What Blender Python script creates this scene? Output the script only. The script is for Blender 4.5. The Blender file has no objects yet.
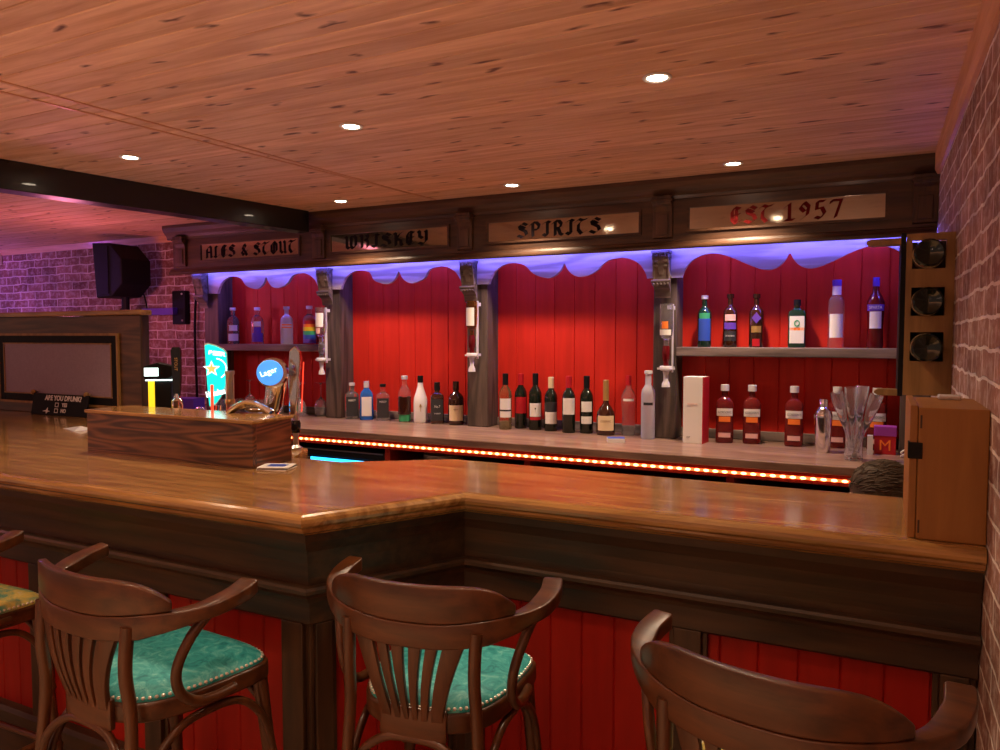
import bpy, bmesh, math, random
from mathutils import Vector, Matrix
random.seed(7)
PI = math.pi
C = bpy.context.scene.collection
S = bpy.context.scene
R = math.radians

# ------------------------------------------------------------------ helpers
def obj(name, bm, m, parent=None, loc=None, smooth=False, bevel=0.0, seg=2, rot=None):
    me = bpy.data.meshes.new(name)
    bmesh.ops.recalc_face_normals(bm, faces=bm.faces[:])
    bm.to_mesh(me); bm.free()
    ms = m if isinstance(m, (list, tuple)) else [m]
    for x in ms: me.materials.append(x)
    if smooth:
        for p in me.polygons: p.use_smooth = True
    o = bpy.data.objects.new(name, me); C.objects.link(o)
    if parent: o.parent = parent
    if loc is not None: o.location = loc
    if rot is not None: o.rotation_euler = rot
    if bevel:
        b = o.modifiers.new('bevel', 'BEVEL'); b.width = bevel; b.segments = seg; b.limit_method = 'ANGLE'; b.angle_limit = R(35)
    if smooth:
        e = o.modifiers.new('edges', 'EDGE_SPLIT'); e.split_angle = R(38)
    return o

def tag(o, label, cat=None, group=None):
    o['label'] = label
    if cat: o['category'] = cat
    if group: o['group'] = group
    return o

def thing(name, label, cat, loc=(0, 0, 0), rz=0.0, group=None):
    o = bpy.data.objects.new(name, None); C.objects.link(o)
    o.location = loc; o.rotation_euler = (0, 0, rz); o.empty_display_size = .05
    return tag(o, label, cat, group)

def struct(name, bm, m, **k):
    o = obj(name, bm, m, **k); o['kind'] = 'structure'; return o

def dup(root, loc, rz, label, group=None):
    r = root.copy(); C.objects.link(r); r.location = loc; r.rotation_euler = (0, 0, rz); r['label'] = label
    if group: r['group'] = group
    for ch in list(root.children):
        c = ch.copy(); C.objects.link(c); c.parent = r
        for g in ch.children:
            d = g.copy(); C.objects.link(d); d.parent = c
    return r

def NB(): return bmesh.new()

def box(bm, x0, x1, y0, y1, z0, z1, mi=0):
    vs = [bm.verts.new((x, y, z)) for z in (z0, z1) for y in (y0, y1) for x in (x0, x1)]
    for f in ((0,1,3,2),(4,6,7,5),(0,4,5,1),(2,3,7,6),(0,2,6,4),(1,5,7,3)):
        bm.faces.new([vs[i] for i in f]).material_index = mi
    return bm

def bx(x0, x1, y0, y1, z0, z1): return box(NB(), x0, x1, y0, y1, z0, z1)

def prism(bm, poly, a0, a1, axis='z', mi=0):
    """extrude a 2d outline: axis z -> (x,y); axis y -> (x,z); axis x -> (y,z)"""
    def P(p, a):
        return {'z': (p[0], p[1], a), 'y': (p[0], a, p[1]), 'x': (a, p[0], p[1])}[axis]
    A = [bm.verts.new(P(p, a0)) for p in poly]; B = [bm.verts.new(P(p, a1)) for p in poly]
    bm.faces.new(A).material_index = mi; bm.faces.new(B[::-1]).material_index = mi
    n = len(poly)
    for i in range(n):
        bm.faces.new((A[i], A[(i+1) % n], B[(i+1) % n], B[i])).material_index = mi
    return bm

def catmull(pts, n=6):
    P = [Vector(p) for p in pts]; out = []
    for i in range(len(P)-1):
        p0 = P[max(i-1, 0)]; p1 = P[i]; p2 = P[i+1]; p3 = P[min(i+2, len(P)-1)]
        for k in range(n):
            t = k/n
            out.append(.5*((2*p1)+(p2-p0)*t+(2*p0-5*p1+4*p2-p3)*t*t+(3*p1-p0-3*p2+p3)*t**3))
    out.append(P[-1]); return out

def tube(bm, pts, r, n=8, closed=False, mi=0):
    pts = [Vector(p) for p in pts]; m = len(pts)
    rs = r if isinstance(r, (list, tuple)) else [r]*m
    if len(rs) != m:
        rs = [rs[0]+(rs[-1]-rs[0])*i/(m-1) for i in range(m)]
    rings = []; ref = None
    for i, p in enumerate(pts):
        if closed: t = pts[(i+1) % m]-pts[i-1]
        else: t = pts[min(i+1, m-1)]-pts[max(i-1, 0)]
        t.normalize()
        if ref is None: ref = Vector((0, 0, 1)) if abs(t.z) < .9 else Vector((1, 0, 0))
        u = ref - t*ref.dot(t); u.normalize(); ref = u; v = t.cross(u)
        rings.append([bm.verts.new(p+(u*math.cos(2*PI*k/n)+v*math.sin(2*PI*k/n))*rs[i]) for k in range(n)])
    for i in range(m if closed else m-1):
        a = rings[i]; b = rings[(i+1) % m]
        for k in range(n): bm.faces.new((a[k], a[(k+1) % n], b[(k+1) % n], b[k])).material_index = mi
    if not closed:
        bm.faces.new(rings[0][::-1]).material_index = mi; bm.faces.new(rings[-1]).material_index = mi
    return bm

def sect(ang, e):
    c, s = math.cos(ang), math.sin(ang)
    return math.copysign(abs(c)**(2/e), c), math.copysign(abs(s)**(2/e), s)

def lathe(bm, prof, n=24, e=2.0, ky=1.0, cx=0, cy=0, cz=0, mi=0):
    """profile of (r, z); e>2 squares the section"""
    rings = []
    for r, z in prof:
        if r < 1e-6: rings.append([bm.verts.new((cx, cy, cz+z))])
        else:
            row = []
            for k in range(n):
                ee = e
                c, s = sect(2*PI*(k+.5)/n, ee); row.append(bm.verts.new((cx+c*r, cy+s*r*ky, cz+z)))
            rings.append(row)
    for a, b in zip(rings, rings[1:]):
        if len(a) == 1 and len(b) == 1: continue
        for k in range(n):
            q = [a[0]] if len(a) == 1 else [a[k], a[(k+1) % n]]
            q += [b[0]] if len(b) == 1 else [b[(k+1) % n], b[k]]
            bm.faces.new(q).material_index = mi
    for rr in (rings[0], rings[-1]):
        if len(rr) > 1: bm.faces.new(rr).material_index = mi
    return bm

def arc_label(bm, r, z0, z1, half, e=2.0, ky=1.0, off=1.02, n=14, face=-PI/2):
    """a strip wrapped round the bottle's front (-y side)"""
    A = []; B = []
    for k in range(n+1):
        a = face-half+2*half*k/n
        c, s = sect(a, e); A.append(bm.verts.new((c*r*off, s*r*off*ky, z0))); B.append(bm.verts.new((c*r*off, s*r*off*ky, z1)))
    for k in range(n): bm.faces.new((A[k], A[k+1], B[k+1], B[k]))
    return bm

def ball(bm, c, r, u=8, v=6, sc=(1, 1, 1)):
    M = Matrix.Translation(c) @ Matrix.Diagonal((sc[0], sc[1], sc[2], 1))
    bmesh.ops.create_uvsphere(bm, u_segments=u, v_segments=v, radius=r, matrix=M); return bm

def ribbon(bm, pts, ws, hs, zoff=None):
    """rectangular section swept along a path: ws across, hs up"""
    m = len(pts); rows = []
    for i, p in enumerate(pts):
        t = pts[min(i+1, m-1)]-pts[max(i-1, 0)]; nrm = Vector((-t.y, t.x, 0)).normalized()
        w = ws[i] if isinstance(ws, list) else ws; h = hs[i] if isinstance(hs, list) else hs
        z = zoff[i] if zoff else -h/2
        rows.append([bm.verts.new(p+nrm*a*w/2+Vector((0, 0, b))) for a, b in ((-1, z), (1, z), (1, z+h), (-1, z+h))])
    for a, b in zip(rows, rows[1:]):
        for k in range(4): bm.faces.new((a[k], a[(k+1) % 4], b[(k+1) % 4], b[k]))
    bm.faces.new(rows[0]); bm.faces.new(rows[-1]); return bm

def text_obj(name, s, size, m, parent, loc, rot, ext=.0008, sx=1.0, bold=0.0):
    cu = bpy.data.curves.new(name, 'FONT'); cu.body = s; cu.size = size; cu.extrude = ext
    cu.align_x = 'CENTER'; cu.align_y = 'CENTER'; cu.offset = bold
    t = bpy.data.objects.new(name, cu); C.objects.link(t)
    dg = bpy.context.evaluated_depsgraph_get(); dg.update()
    me = bpy.data.meshes.new_from_object(t.evaluated_get(dg)); bpy.data.objects.remove(t)
    me.materials.clear(); me.materials.append(m)
    o = bpy.data.objects.new(name, me); C.objects.link(o); o.parent = parent; o.location = loc; o.rotation_euler = rot
    o.scale = (sx, 1, 1)
    return o

# ------------------------------------------------------------------ materials
def newmat(name):
    m = bpy.data.materials.new(name); m.use_nodes = True
    nt = m.node_tree; b = nt.nodes['Principled BSDF']; return m, nt, b

def plain(name, col, rough=.5, metal=0.0, coat=0.0, spec=.5, trans=0.0, ior=1.45, emit=None, es=0.0, alpha=1.0):
    m, nt, b = newmat(name)
    b.inputs['Base Color'].default_value = (*col, 1); b.inputs['Roughness'].default_value = rough
    b.inputs['Metallic'].default_value = metal; b.inputs['Coat Weight'].default_value = coat
    b.inputs['Specular IOR Level'].default_value = spec
    b.inputs['Transmission Weight'].default_value = trans; b.inputs['IOR'].default_value = ior
    b.inputs['Alpha'].default_value = alpha
    # a faint procedural wear so that no surface is perfectly even
    if not trans and not emit:
        tc = nt.nodes.new('ShaderNodeTexCoord'); n = nt.nodes.new('ShaderNodeTexNoise'); n.inputs['Scale'].default_value = 40
        mr = nt.nodes.new('ShaderNodeMapRange'); mr.inputs['To Min'].default_value = max(rough-.06, 0); mr.inputs['To Max'].default_value = min(rough+.08, 1)
        nt.links.new(tc.outputs['Object'], n.inputs['Vector']); nt.links.new(n.outputs['Fac'], mr.inputs['Value']); nt.links.new(mr.outputs[0], b.inputs['Roughness'])
    if emit:
        b.inputs['Emission Color'].default_value = (*emit, 1); b.inputs['Emission Strength'].default_value = es
    return m

def wood(name, dark, light, axis='x', rough=.35, coat=.3, gscale=1.0, ring=.5, planks=None, knots=0.0, bump=.12, plank_axis=1, plank_var=.0, freq=42):
    """grain along an axis; planks = board width across plank_axis for per-board tone and knots"""
    m, nt, b = newmat(name); N = nt.nodes; L = nt.links
    tc = N.new('ShaderNodeTexCoord'); mp = N.new('ShaderNodeMapping')
    s = {'x': (1.2, 14, 14), 'y': (14, 1.2, 14), 'z': (14, 14, 1.2)}[axis]
    mp.inputs['Scale'].default_value = [v*gscale for v in s]
    src = tc.outputs['Object']
    vecin = src
    if planks:
        sep = N.new('ShaderNodeSeparateXYZ'); L.new(src, sep.inputs[0])
        dv = N.new('ShaderNodeMath'); dv.operation = 'DIVIDE'; dv.inputs[1].default_value = planks; L.new(sep.outputs[plank_axis], dv.inputs[0])
        fl = N.new('ShaderNodeMath'); fl.operation = 'FLOOR'; L.new(dv.outputs[0], fl.inputs[0])
        wn = N.new('ShaderNodeTexWhiteNoise'); wn.noise_dimensions = '1D'; L.new(fl.outputs[0], wn.inputs['W'])
        vm = N.new('ShaderNodeVectorMath'); vm.operation = 'SCALE'; vm.inputs['Scale'].default_value = 23; L.new(wn.outputs['Color'], vm.inputs[0])
        va = N.new('ShaderNodeVectorMath'); va.operation = 'ADD'; L.new(src, va.inputs[0]); L.new(vm.outputs[0], va.inputs[1]); vecin = va.outputs[0]
    L.new(vecin, mp.inputs['Vector'])
    n1 = N.new('ShaderNodeTexNoise'); n1.inputs['Scale'].default_value = 2.5; n1.inputs['Detail'].default_value = 6; n1.inputs['Roughness'].default_value = .62; n1.inputs['Distortion'].default_value = .6
    L.new(mp.outputs[0], n1.inputs['Vector'])
    mp2 = N.new('ShaderNodeMapping'); s2 = {'x': (.5, 5, 5), 'y': (5, .5, 5), 'z': (5, 5, .5)}[axis]
    mp2.inputs['Scale'].default_value = [v*gscale for v in s2]; L.new(vecin, mp2.inputs['Vector'])
    n2 = N.new('ShaderNodeTexNoise'); n2.inputs['Scale'].default_value = 1.3; n2.inputs['Detail'].default_value = 2; L.new(mp2.outputs[0], n2.inputs['Vector'])
    mul = N.new('ShaderNodeMath'); mul.operation = 'MULTIPLY'; mul.inputs[1].default_value = freq; L.new(n2.outputs['Fac'], mul.inputs[0])
    sn = N.new('ShaderNodeMath'); sn.operation = 'SINE'; L.new(mul.outputs[0], sn.inputs[0])
    mix = N.new('ShaderNodeMath'); mix.operation = 'MULTIPLY_ADD'; mix.inputs[1].default_value = .22*ring; L.new(sn.outputs[0], mix.inputs[0]); L.new(n1.outputs['Fac'], mix.inputs[2])
    cr = N.new('ShaderNodeValToRGB'); cr.color_ramp.elements[0].position = .3; cr.color_ramp.elements[1].position = .72
    cr.color_ramp.elements[0].color = (*dark, 1); cr.color_ramp.elements[1].color = (*light, 1)
    L.new(mix.outputs[0], cr.inputs[0]); col = cr.outputs[0]
    if planks and plank_var:
        mr = N.new('ShaderNodeMapRange'); mr.inputs['To Min'].default_value = 1-plank_var; mr.inputs['To Max'].default_value = 1+plank_var; L.new(wn.outputs['Value'], mr.inputs['Value'])
        vs = N.new('ShaderNodeVectorMath'); vs.operation = 'SCALE'; L.new(col, vs.inputs[0]); L.new(mr.outputs[0], vs.inputs['Scale']); col = vs.outputs[0]
    if knots:
        mk = N.new('ShaderNodeMapping'); mk.inputs['Scale'].default_value = {'x': (2.6, 8.5, 7), 'y': (7, 2.2, 7), 'z': (7, 7, 2.2)}[axis]
        L.new(vecin, mk.inputs['Vector'])
        dn = N.new('ShaderNodeTexNoise'); dn.inputs['Scale'].default_value = 3; L.new(mk.outputs[0], dn.inputs['Vector'])
        ad = N.new('ShaderNodeVectorMath'); ad.operation = 'MULTIPLY_ADD'; ad.inputs[1].default_value = (.45, .45, .45); L.new(dn.outputs['Color'], ad.inputs[0]); L.new(mk.outputs[0], ad.inputs[2])
        vo = N.new('ShaderNodeTexVoronoi'); vo.voronoi_dimensions = '2D'; vo.inputs['Scale'].default_value = 1.0; L.new(ad.outputs[0], vo.inputs['Vector'])
        kr = N.new('ShaderNodeValToRGB'); kr.color_ramp.elements[0].position = .025; kr.color_ramp.elements[1].position = .10
        kr.color_ramp.elements[0].color = (knots,)*3+(1,); kr.color_ramp.elements[1].color = (0, 0, 0, 1); L.new(vo.outputs['Distance'], kr.inputs[0])
        mx = N.new('ShaderNodeMix'); mx.data_type = 'RGBA'; L.new(kr.outputs[0], mx.inputs[0]); L.new(col, mx.inputs[6]); mx.inputs[7].default_value = (dark[0]*.22, dark[1]*.15, dark[2]*.15, 1); col = mx.outputs[2]
    L.new(col, b.inputs['Base Color'])
    b.inputs['Roughness'].default_value = rough; b.inputs['Coat Weight'].default_value = coat; b.inputs['Coat Roughness'].default_value = .12
    bp = N.new('ShaderNodeBump'); bp.inputs['Strength'].default_value = bump; bp.inputs['Distance'].default_value = .004
    L.new(mix.outputs[0], bp.inputs['Height']); L.new(bp.outputs[0], b.inputs['Normal'])
    return m

def paint(name, col, var=.12, rough=.45, grain=.25):
    """brushed paint on boards"""
    m, nt, b = newmat(name); N = nt.nodes; L = nt.links
    tc = N.new('ShaderNodeTexCoord'); mp = N.new('ShaderNodeMapping'); mp.inputs['Scale'].default_value = (9, 9, .8)
    L.new(tc.outputs['Object'], mp.inputs[0]); n = N.new('ShaderNodeTexNoise'); n.inputs['Scale'].default_value = 3; n.inputs['Detail'].default_value = 5; L.new(mp.outputs[0], n.inputs['Vector'])
    cr = N.new('ShaderNodeValToRGB'); cr.color_ramp.elements[0].position = .3; cr.color_ramp.elements[1].position = .7
    cr.color_ramp.elements[0].color = (*[c*(1-var) for c in col], 1); cr.color_ramp.elements[1].color = (*[c*(1+var) for c in col], 1)
    L.new(n.outputs['Fac'], cr.inputs[0]); L.new(cr.outputs[0], b.inputs['Base Color']); b.inputs['Roughness'].default_value = rough; b.inputs['Specular IOR Level'].default_value = .2
    bp = N.new('ShaderNodeBump'); bp.inputs['Strength'].default_value = grain; bp.inputs['Distance'].default_value = .002; L.new(n.outputs['Fac'], bp.inputs['Height']); L.new(bp.outputs[0], b.inputs['Normal'])
    return m

def brick(name, axes, c1, c2, mortar):
    m, nt, b = newmat(name); N = nt.nodes; L = nt.links
    tc = N.new('ShaderNodeTexCoord'); sp = N.new('ShaderNodeSeparateXYZ'); cb = N.new('ShaderNodeCombineXYZ')
    L.new(tc.outputs['Object'], sp.inputs[0]); L.new(sp.outputs[axes[0]], cb.inputs[0]); L.new(sp.outputs[axes[1]], cb.inputs[1])
    dn = N.new('ShaderNodeTexNoise'); dn.inputs['Scale'].default_value = 9; dn.inputs['Detail'].default_value = 4; L.new(cb.outputs[0], dn.inputs['Vector'])
    ma = N.new('ShaderNodeVectorMath'); ma.operation = 'MULTIPLY_ADD'; ma.inputs[1].default_value = (.03, .03, 0); L.new(dn.outputs['Color'], ma.inputs[0]); L.new(cb.outputs[0], ma.inputs[2])
    bt = N.new('ShaderNodeTexBrick'); bt.inputs['Scale'].default_value = 1; bt.inputs['Brick Width'].default_value = .215; bt.inputs['Row Height'].default_value = .072
    bt.inputs['Mortar Size'].default_value = .0055; bt.inputs['Mortar Smooth'].default_value = .35; bt.inputs['Bias'].default_value = -.1
    bt.inputs['Color1'].default_value = (*c1, 1); bt.inputs['Color2'].default_value = (*c2, 1); bt.inputs['Mortar'].default_value = (*mortar, 1)
    L.new(ma.outputs[0], bt.inputs['Vector'])
    # blotchy whitewash and soot
    n2 = N.new('ShaderNodeTexNoise'); n2.inputs['Scale'].default_value = 22; n2.inputs['Detail'].default_value = 7; n2.inputs['Roughness'].default_value = .7; L.new(cb.outputs[0], n2.inputs['Vector'])
    cr = N.new('ShaderNodeValToRGB'); cr.color_ramp.elements[0].position = .47; cr.color_ramp.elements[1].position = .75; cr.color_ramp.elements[1].color = (.8, .8, .8, 1); cr.color_ramp.elements[0].color = (0, 0, 0, 1)
    L.new(n2.outputs['Fac'], cr.inputs[0]); mx = N.new('ShaderNodeMix'); mx.data_type = 'RGBA'; L.new(cr.outputs[0], mx.inputs[0]); L.new(bt.outputs['Color'], mx.inputs[6]); mx.inputs[7].default_value = (*mortar, 1)
    n3 = N.new('ShaderNodeTexNoise'); n3.inputs['Scale'].default_value = 5; n3.inputs['Detail'].default_value = 5; L.new(cb.outputs[0], n3.inputs['Vector'])
    m3 = N.new('ShaderNodeMapRange'); m3.inputs['From Min'].default_value = .3; m3.inputs['From Max'].default_value = .7; m3.inputs['To Min'].default_value = .6; m3.inputs['To Max'].default_value = 1.25; L.new(n3.outputs['Fac'], m3.inputs['Value'])
    sc = N.new('ShaderNodeVectorMath'); sc.operation = 'SCALE'; L.new(mx.outputs[2], sc.inputs[0]); L.new(m3.outputs[0], sc.inputs['Scale'])
    L.new(sc.outputs[0], b.inputs['Base Color']); b.inputs['Roughness'].default_value = .8
    h = N.new('ShaderNodeMath'); h.operation = 'MULTIPLY_ADD'; h.inputs[1].default_value = -1.0; L.new(bt.outputs['Fac'], h.inputs[0]); L.new(n2.outputs['Fac'], h.inputs[2])
    bp = N.new('ShaderNodeBump'); bp.inputs['Strength'].default_value = .7; bp.inputs['Distance'].default_value = .006; L.new(h.outputs[0], bp.inputs['Height']); L.new(bp.outputs[0], b.inputs['Normal'])
    return m

def blotch(name, cols, scale=18, rough=.6, bump=.25, metal=0.0):
    m, nt, b = newmat(name); N = nt.nodes; L = nt.links
    tc = N.new('ShaderNodeTexCoord'); n = N.new('ShaderNodeTexNoise'); n.inputs['Scale'].default_value = scale; n.inputs['Detail'].default_value = 8; n.inputs['Roughness'].default_value = .7; n.inputs['Distortion'].default_value = 1.2
    L.new(tc.outputs['Object'], n.inputs['Vector']); cr = N.new('ShaderNodeValToRGB'); e = cr.color_ramp.elements
    for i, c in enumerate(cols):
        p = .32+.38*i/(len(cols)-1)
        if i < 2: e[i].position = p; e[i].color = (*c, 1)
        else: k = e.new(p); k.color = (*c, 1)
    L.new(n.outputs['Fac'], cr.inputs[0]); L.new(cr.outputs[0], b.inputs['Base Color']); b.inputs['Roughness'].default_value = rough; b.inputs['Metallic'].default_value = metal
    bp = N.new('ShaderNodeBump'); bp.inputs['Strength'].default_value = bump; bp.inputs['Distance'].default_value = .003; L.new(n.outputs['Fac'], bp.inputs['Height']); L.new(bp.outputs[0], b.inputs['Normal'])
    return m

M = {}
M['ceil'] = wood('pine_ceiling', (.64, .36, .20), (.86, .57, .37), 'x', .6, 0, 1.0, .45, planks=.095, knots=.97, plank_var=.12, bump=.05)
M['ceiltrim'] = wood('pine_trim', (.60, .30, .15), (.78, .44, .25), 'y', .5, .1)
M['trimx'] = wood('pine_trim_x', (.60, .30, .15), (.78, .44, .25), 'x', .5, .1)
M['top'] = wood('varnished_bar_top', (.22, .105, .030), (.46, .25, .080), 'x', .2, .6, 1.3, .5, bump=.05)
M['dark'] = wood('dark_stained_wood', (.020, .009, .003), (.055, .024, .008), 'x', .5, .08, 1.0, .5, bump=.15)
M['darkz'] = wood('dark_stained_wood_upright', (.020, .009, .003), (.055, .024, .008), 'z', .5, .08, 1.0, .5, bump=.15)
M['part'] = wood('partition_wood', (.045, .018, .007), (.13, .055, .02), 'x', .4, .2, 1.0, .6)
M['corn'] = wood('walnut_cornice', (.035, .014, .007), (.10, .042, .018), 'x', .45, .15, 1.0, .4, bump=.2)
M['cornz'] = wood('walnut_cornice_upright', (.035, .014, .007), (.10, .042, .018), 'z', .45, .15, 1.0, .4, bump=.2)
M['post'] = wood('weathered_post', (.035, .024, .018), (.11, .075, .058), 'z', .6, 0, 1.0, .7, bump=.3)
M['shelf'] = wood('weathered_shelf', (.075, .055, .05), (.21, .16, .14), 'x', .55, 0, 1.0, .7, bump=.3)
M['val'] = wood('pale_valance', (.30, .25, .23), (.52, .46, .43), 'x', .5, 0, 1.2, 1.2, bump=.35)
M['counter'] = wood('back_counter_wood', (.17, .095, .07), (.36, .23, .17), 'x', .32, .25, 1.1, .5, planks=.12, plank_var=.12, bump=.05)
M['boxw'] = wood('oak_box', (.05, .017, .006), (.20, .075, .028), 'x', .38, .3, .9, .8, bump=.12, freq=170)
M['boxy'] = wood('oak_box_end', (.06, .018, .007), (.24, .08, .03), 'y', .38, .3, .9, .8, bump=.12, freq=140)
M['chair'] = wood('bentwood', (.042, .013, .0035), (.108, .034, .009), 'x', .34, .15, 1.0, .25, bump=.03)
M['chairz'] = wood('bentwood_upright', (.042, .013, .0035), (.108, .034, .009), 'z', .34, .15, 1.0, .25, bump=.03)
M['cab'] = wood('orange_ply', (.26, .105, .018), (.32, .135, .026), 'z', .5, .1, 1.0, .2, bump=.03)
M['rack'] = wood('rack_pine', (.22, .12, .035), (.36, .20, .065), 'z', .5, .1, .8, .6, bump=.05)
M['floor'] = wood('floor_boards', (.26, .16, .09), (.46, .31, .19), 'x', .5, .1, 1.0, .5, planks=.12, plank_var=.2)
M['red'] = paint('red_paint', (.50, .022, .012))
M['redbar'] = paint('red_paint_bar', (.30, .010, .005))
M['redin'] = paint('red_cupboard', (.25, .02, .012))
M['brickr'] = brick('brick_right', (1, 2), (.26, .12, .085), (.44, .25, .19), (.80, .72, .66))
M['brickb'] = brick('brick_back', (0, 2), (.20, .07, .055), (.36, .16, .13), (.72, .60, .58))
M['black'] = plain('black_satin', (.005, .005, .006), .6, spec=.25)
M['blackg'] = plain('black_gloss', (.006, .006, .007), .12, coat=.5)
M['beam'] = plain('black_beam', (.009, .008, .008), .3, coat=.3)
M['steel'] = plain('chrome', (.75, .75, .77), .12, metal=1)
M['steelm'] = plain('brushed_steel', (.6, .58, .56), .3, metal=1)
M['brass'] = plain('brass', (.7, .5, .2), .3, metal=1)
M['mirror'] = plain('mirror_strip', (.42, .36, .29), .04, metal=1)
M['white'] = plain('white_paper', (.75, .74, .72), .5)
M['cream'] = plain('cream_paper', (.72, .58, .36), .5)
M['silver'] = plain('white_plastic', (.62, .62, .66), .3, coat=.3)
M['teal'] = blotch('teal_fabric', [(.01, .20, .22), (.04, .42, .42), (.22, .66, .60)], 26, .5)
M['floral'] = blotch('floral_fabric', [(.03, .15, .17), (.12, .30, .20), (.62, .48, .10), (.60, .55, .36)], 9, .55)
M['nail'] = plain('nail_brass', (.85, .80, .70), .3, metal=.6)
M['letter'] = plain('black_lettering', (.01, .006, .008), .8, spec=.1)
M['letred'] = plain('maroon_lettering', (.12, .006, .006), .8, spec=.1)
M['panel'] = blotch('pale_panel', [(.30, .24, .31), (.38, .31, .40)], 60, .5, .05)
M['skin'] = plain('skin', (.60, .32, .22), .5)
M['hair'] = blotch('hair', [(.035, .022, .012), (.10, .065, .035)], 60, .7, .8)
M['shirt'] = plain('dark_shirt', (.02, .02, .03), .8)
M['redc'] = plain('red_card', (.45, .01, .02), .4)
M['purple'] = plain('purple_card', (.30, .04, .38), .5)
M['bluec'] = plain('blue_card', (.03, .08, .45), .4)
M['gold'] = plain('gold_foil', (.62, .42, .14), .35, metal=.7)
M['orange'] = plain('orange_print', (.9, .22, .03), .5)
M['green'] = plain('green_print', (.04, .35, .15), .5)
M['pinkl'] = plain('pink_label', (.75, .45, .42), .5)
M['greyl'] = plain('dark_grey_print', (.03, .03, .035), .5)
def glass(name, col, rough=.03, ior=1.36, t=.95): return plain(name, col, rough, trans=t, ior=ior, spec=.5)
M['glassw'] = glass('glassware', (.95, .96, 1), .02, 1.52, .90)
M['clear'] = glass('clear_glass', (.92, .94, .97))
M['frost'] = plain('frosted_glass', (.70, .74, .85), .35, trans=.6, ior=1.3)
M['winew'] = glass('white_wine_glass', (.80, .72, .40))
M['dwine'] = plain('dark_wine_glass', (.006, .012, .007), .08, coat=.2)
M['dbrown'] = plain('dark_brown_glass', (.035, .010, .005), .07, coat=.6)
M['amber'] = glass('amber_glass', (.62, .25, .06))
M['pinkg'] = plain('pink_gin_glass', (.30, .03, .03), .05, trans=.6, ior=1.36)
M['blueg'] = plain('blue_glass', (.05, .25, .85), .05, trans=.6, ior=1.36)
M['greeng'] = plain('green_glass', (.03, .22, .05), .06, trans=.4)
M['dgreen'] = plain('dark_green_glass', (.008, .03, .02), .08, coat=.5)
M['whitec'] = plain('white_ceramic', (.8, .8, .82), .15, coat=.5)
M['redg'] = plain('dark_red_glass', (.14, .006, .01), .07, trans=.2)
M['violet'] = plain('violet_print', (.12, .05, .45), .4)
M['yell'] = plain('yellow_print', (.8, .6, .03), .4)
def em(name, col, s): return plain(name, col, .5, emit=col, es=s)
M['lamp'] = em('lamp_glow', (1, .80, .58), 28)
M['ledo'] = em('orange_led', (1, .27, .08), 9)
M['ledstrip'] = em('orange_led_tape', (1, .09, .02), 2.6)
M['ledb'] = em('blue_led', (.13, .12, 1), 30)
M['ledb2'] = em('blue_led_dim', (.20, .15, 1), 38)
M['cyan'] = em('fridge_glow', (.02, .45, .9), 2.6)
M['tealglow'] = em('teal_lens', (.0, .62, .52), 1.1)
M['whiteglow'] = em('white_lens', (.75, 1, .95), 1.6)
M['orangeglow'] = em('orange_star', (1, .38, .10), 1.1)
M['blueglow'] = em('blue_lens', (.06, .30, .85), .75)
M['yelglow'] = em('yellow_column', (.9, .62, .02), .9)
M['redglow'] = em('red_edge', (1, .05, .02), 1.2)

# ------------------------------------------------------------------ room
XW = .225; YB = 4.25; ZC = 2.40; ZB = 1.135; ZT = 1.05
# ceiling boards: v-grooved profile across y
pw = .095; prof = []
y = -2.85
while y < 4.36:
    prof += [(y, ZC+.016), (y+.0035, ZC), (y+pw-.0035, ZC)]; y += pw
bm = NB(); poly = prof+[(y, ZC+.014), (y, ZC+.06), (-2.85, ZC+.06)]
prism(bm, poly, -7.9, XW+.12, 'x'); struct('ceiling', bm, M['ceil'])
struct('floor', bx(-7.9, XW+.12, -2.85, 4.4, -.05, 0), M['floor'])
struct('wall_right', bx(XW, XW+.12, -2.85, 4.4, 0, ZC), M['brickr'])
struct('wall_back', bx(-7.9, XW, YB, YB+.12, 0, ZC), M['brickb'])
bm = prism(NB(), [(XW, ZC), (XW, ZC-.10), (XW-.012, ZC-.10), (XW-.022, ZC-.08), (XW-.022, ZC)], -2.8, 3.80, 'y')
struct('trim_1', bm, M['ceiltrim'])
bm = prism(NB(), [(YB, ZC), (YB, ZC-.05), (YB-.012, ZC-.05), (YB-.03, ZC)], -7.8, -4.72, 'x'); struct('trim_2', bm, M['trimx'])
for i, (x, n) in enumerate(((-2.36, 3), (-2.345, 4))):
    struct('trim_%d' % n, bx(-.007, .007, -6.4, 0, -.004, .002), M['ceiltrim'], loc=(x, 3.82, ZC), rot=(0, 0, R(-3-3*i)))
b = thing('ceiling_beam', 'long black painted beam crossing under the pine ceiling', 'beam', (-3.285, 3.80, 0), R(-9.0))
obj('beam_body', bx(-.12, 0, -6.4, .0, 2.265, 2.399), M['beam'], b, bevel=.004)

# downlights
def downlight(i, x, y, lab):
    t = thing('downlight', lab, 'ceiling light', (x, y, ZC), 0, 'recessed downlights in the pine ceiling')
    bm = NB(); lathe(bm, [(.030, -.001), (.044, -.001), (.046, -.004), (.042, -.007), (.034, -.006), (.030, -.003)], 28)
    obj('rim', bm, M['white'], t, smooth=True)
    bm = NB(); bmesh.ops.create_circle(bm, cap_ends=True, segments=24, radius=.031, matrix=Matrix.Translation((0, 0, -.004))); obj('bulb', bm, M['lamp'], t)
    return t
dl = [(-.63, 2.335, 'round downlight nearest the brick wall, biggest in the photo'), (-1.815, 2.345, 'round downlight in the front row, between its two neighbours'),
      (-3.01, 2.30, 'round downlight in the front row, closest to the black beam'), (-2.87, 3.60, 'round downlight above the whiskey sign, close to the beam end'),
      (-1.755, 3.63, 'small round downlight above the spirits sign'), (-.62, 3.64, 'round downlight above the sign with the year')]
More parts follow.
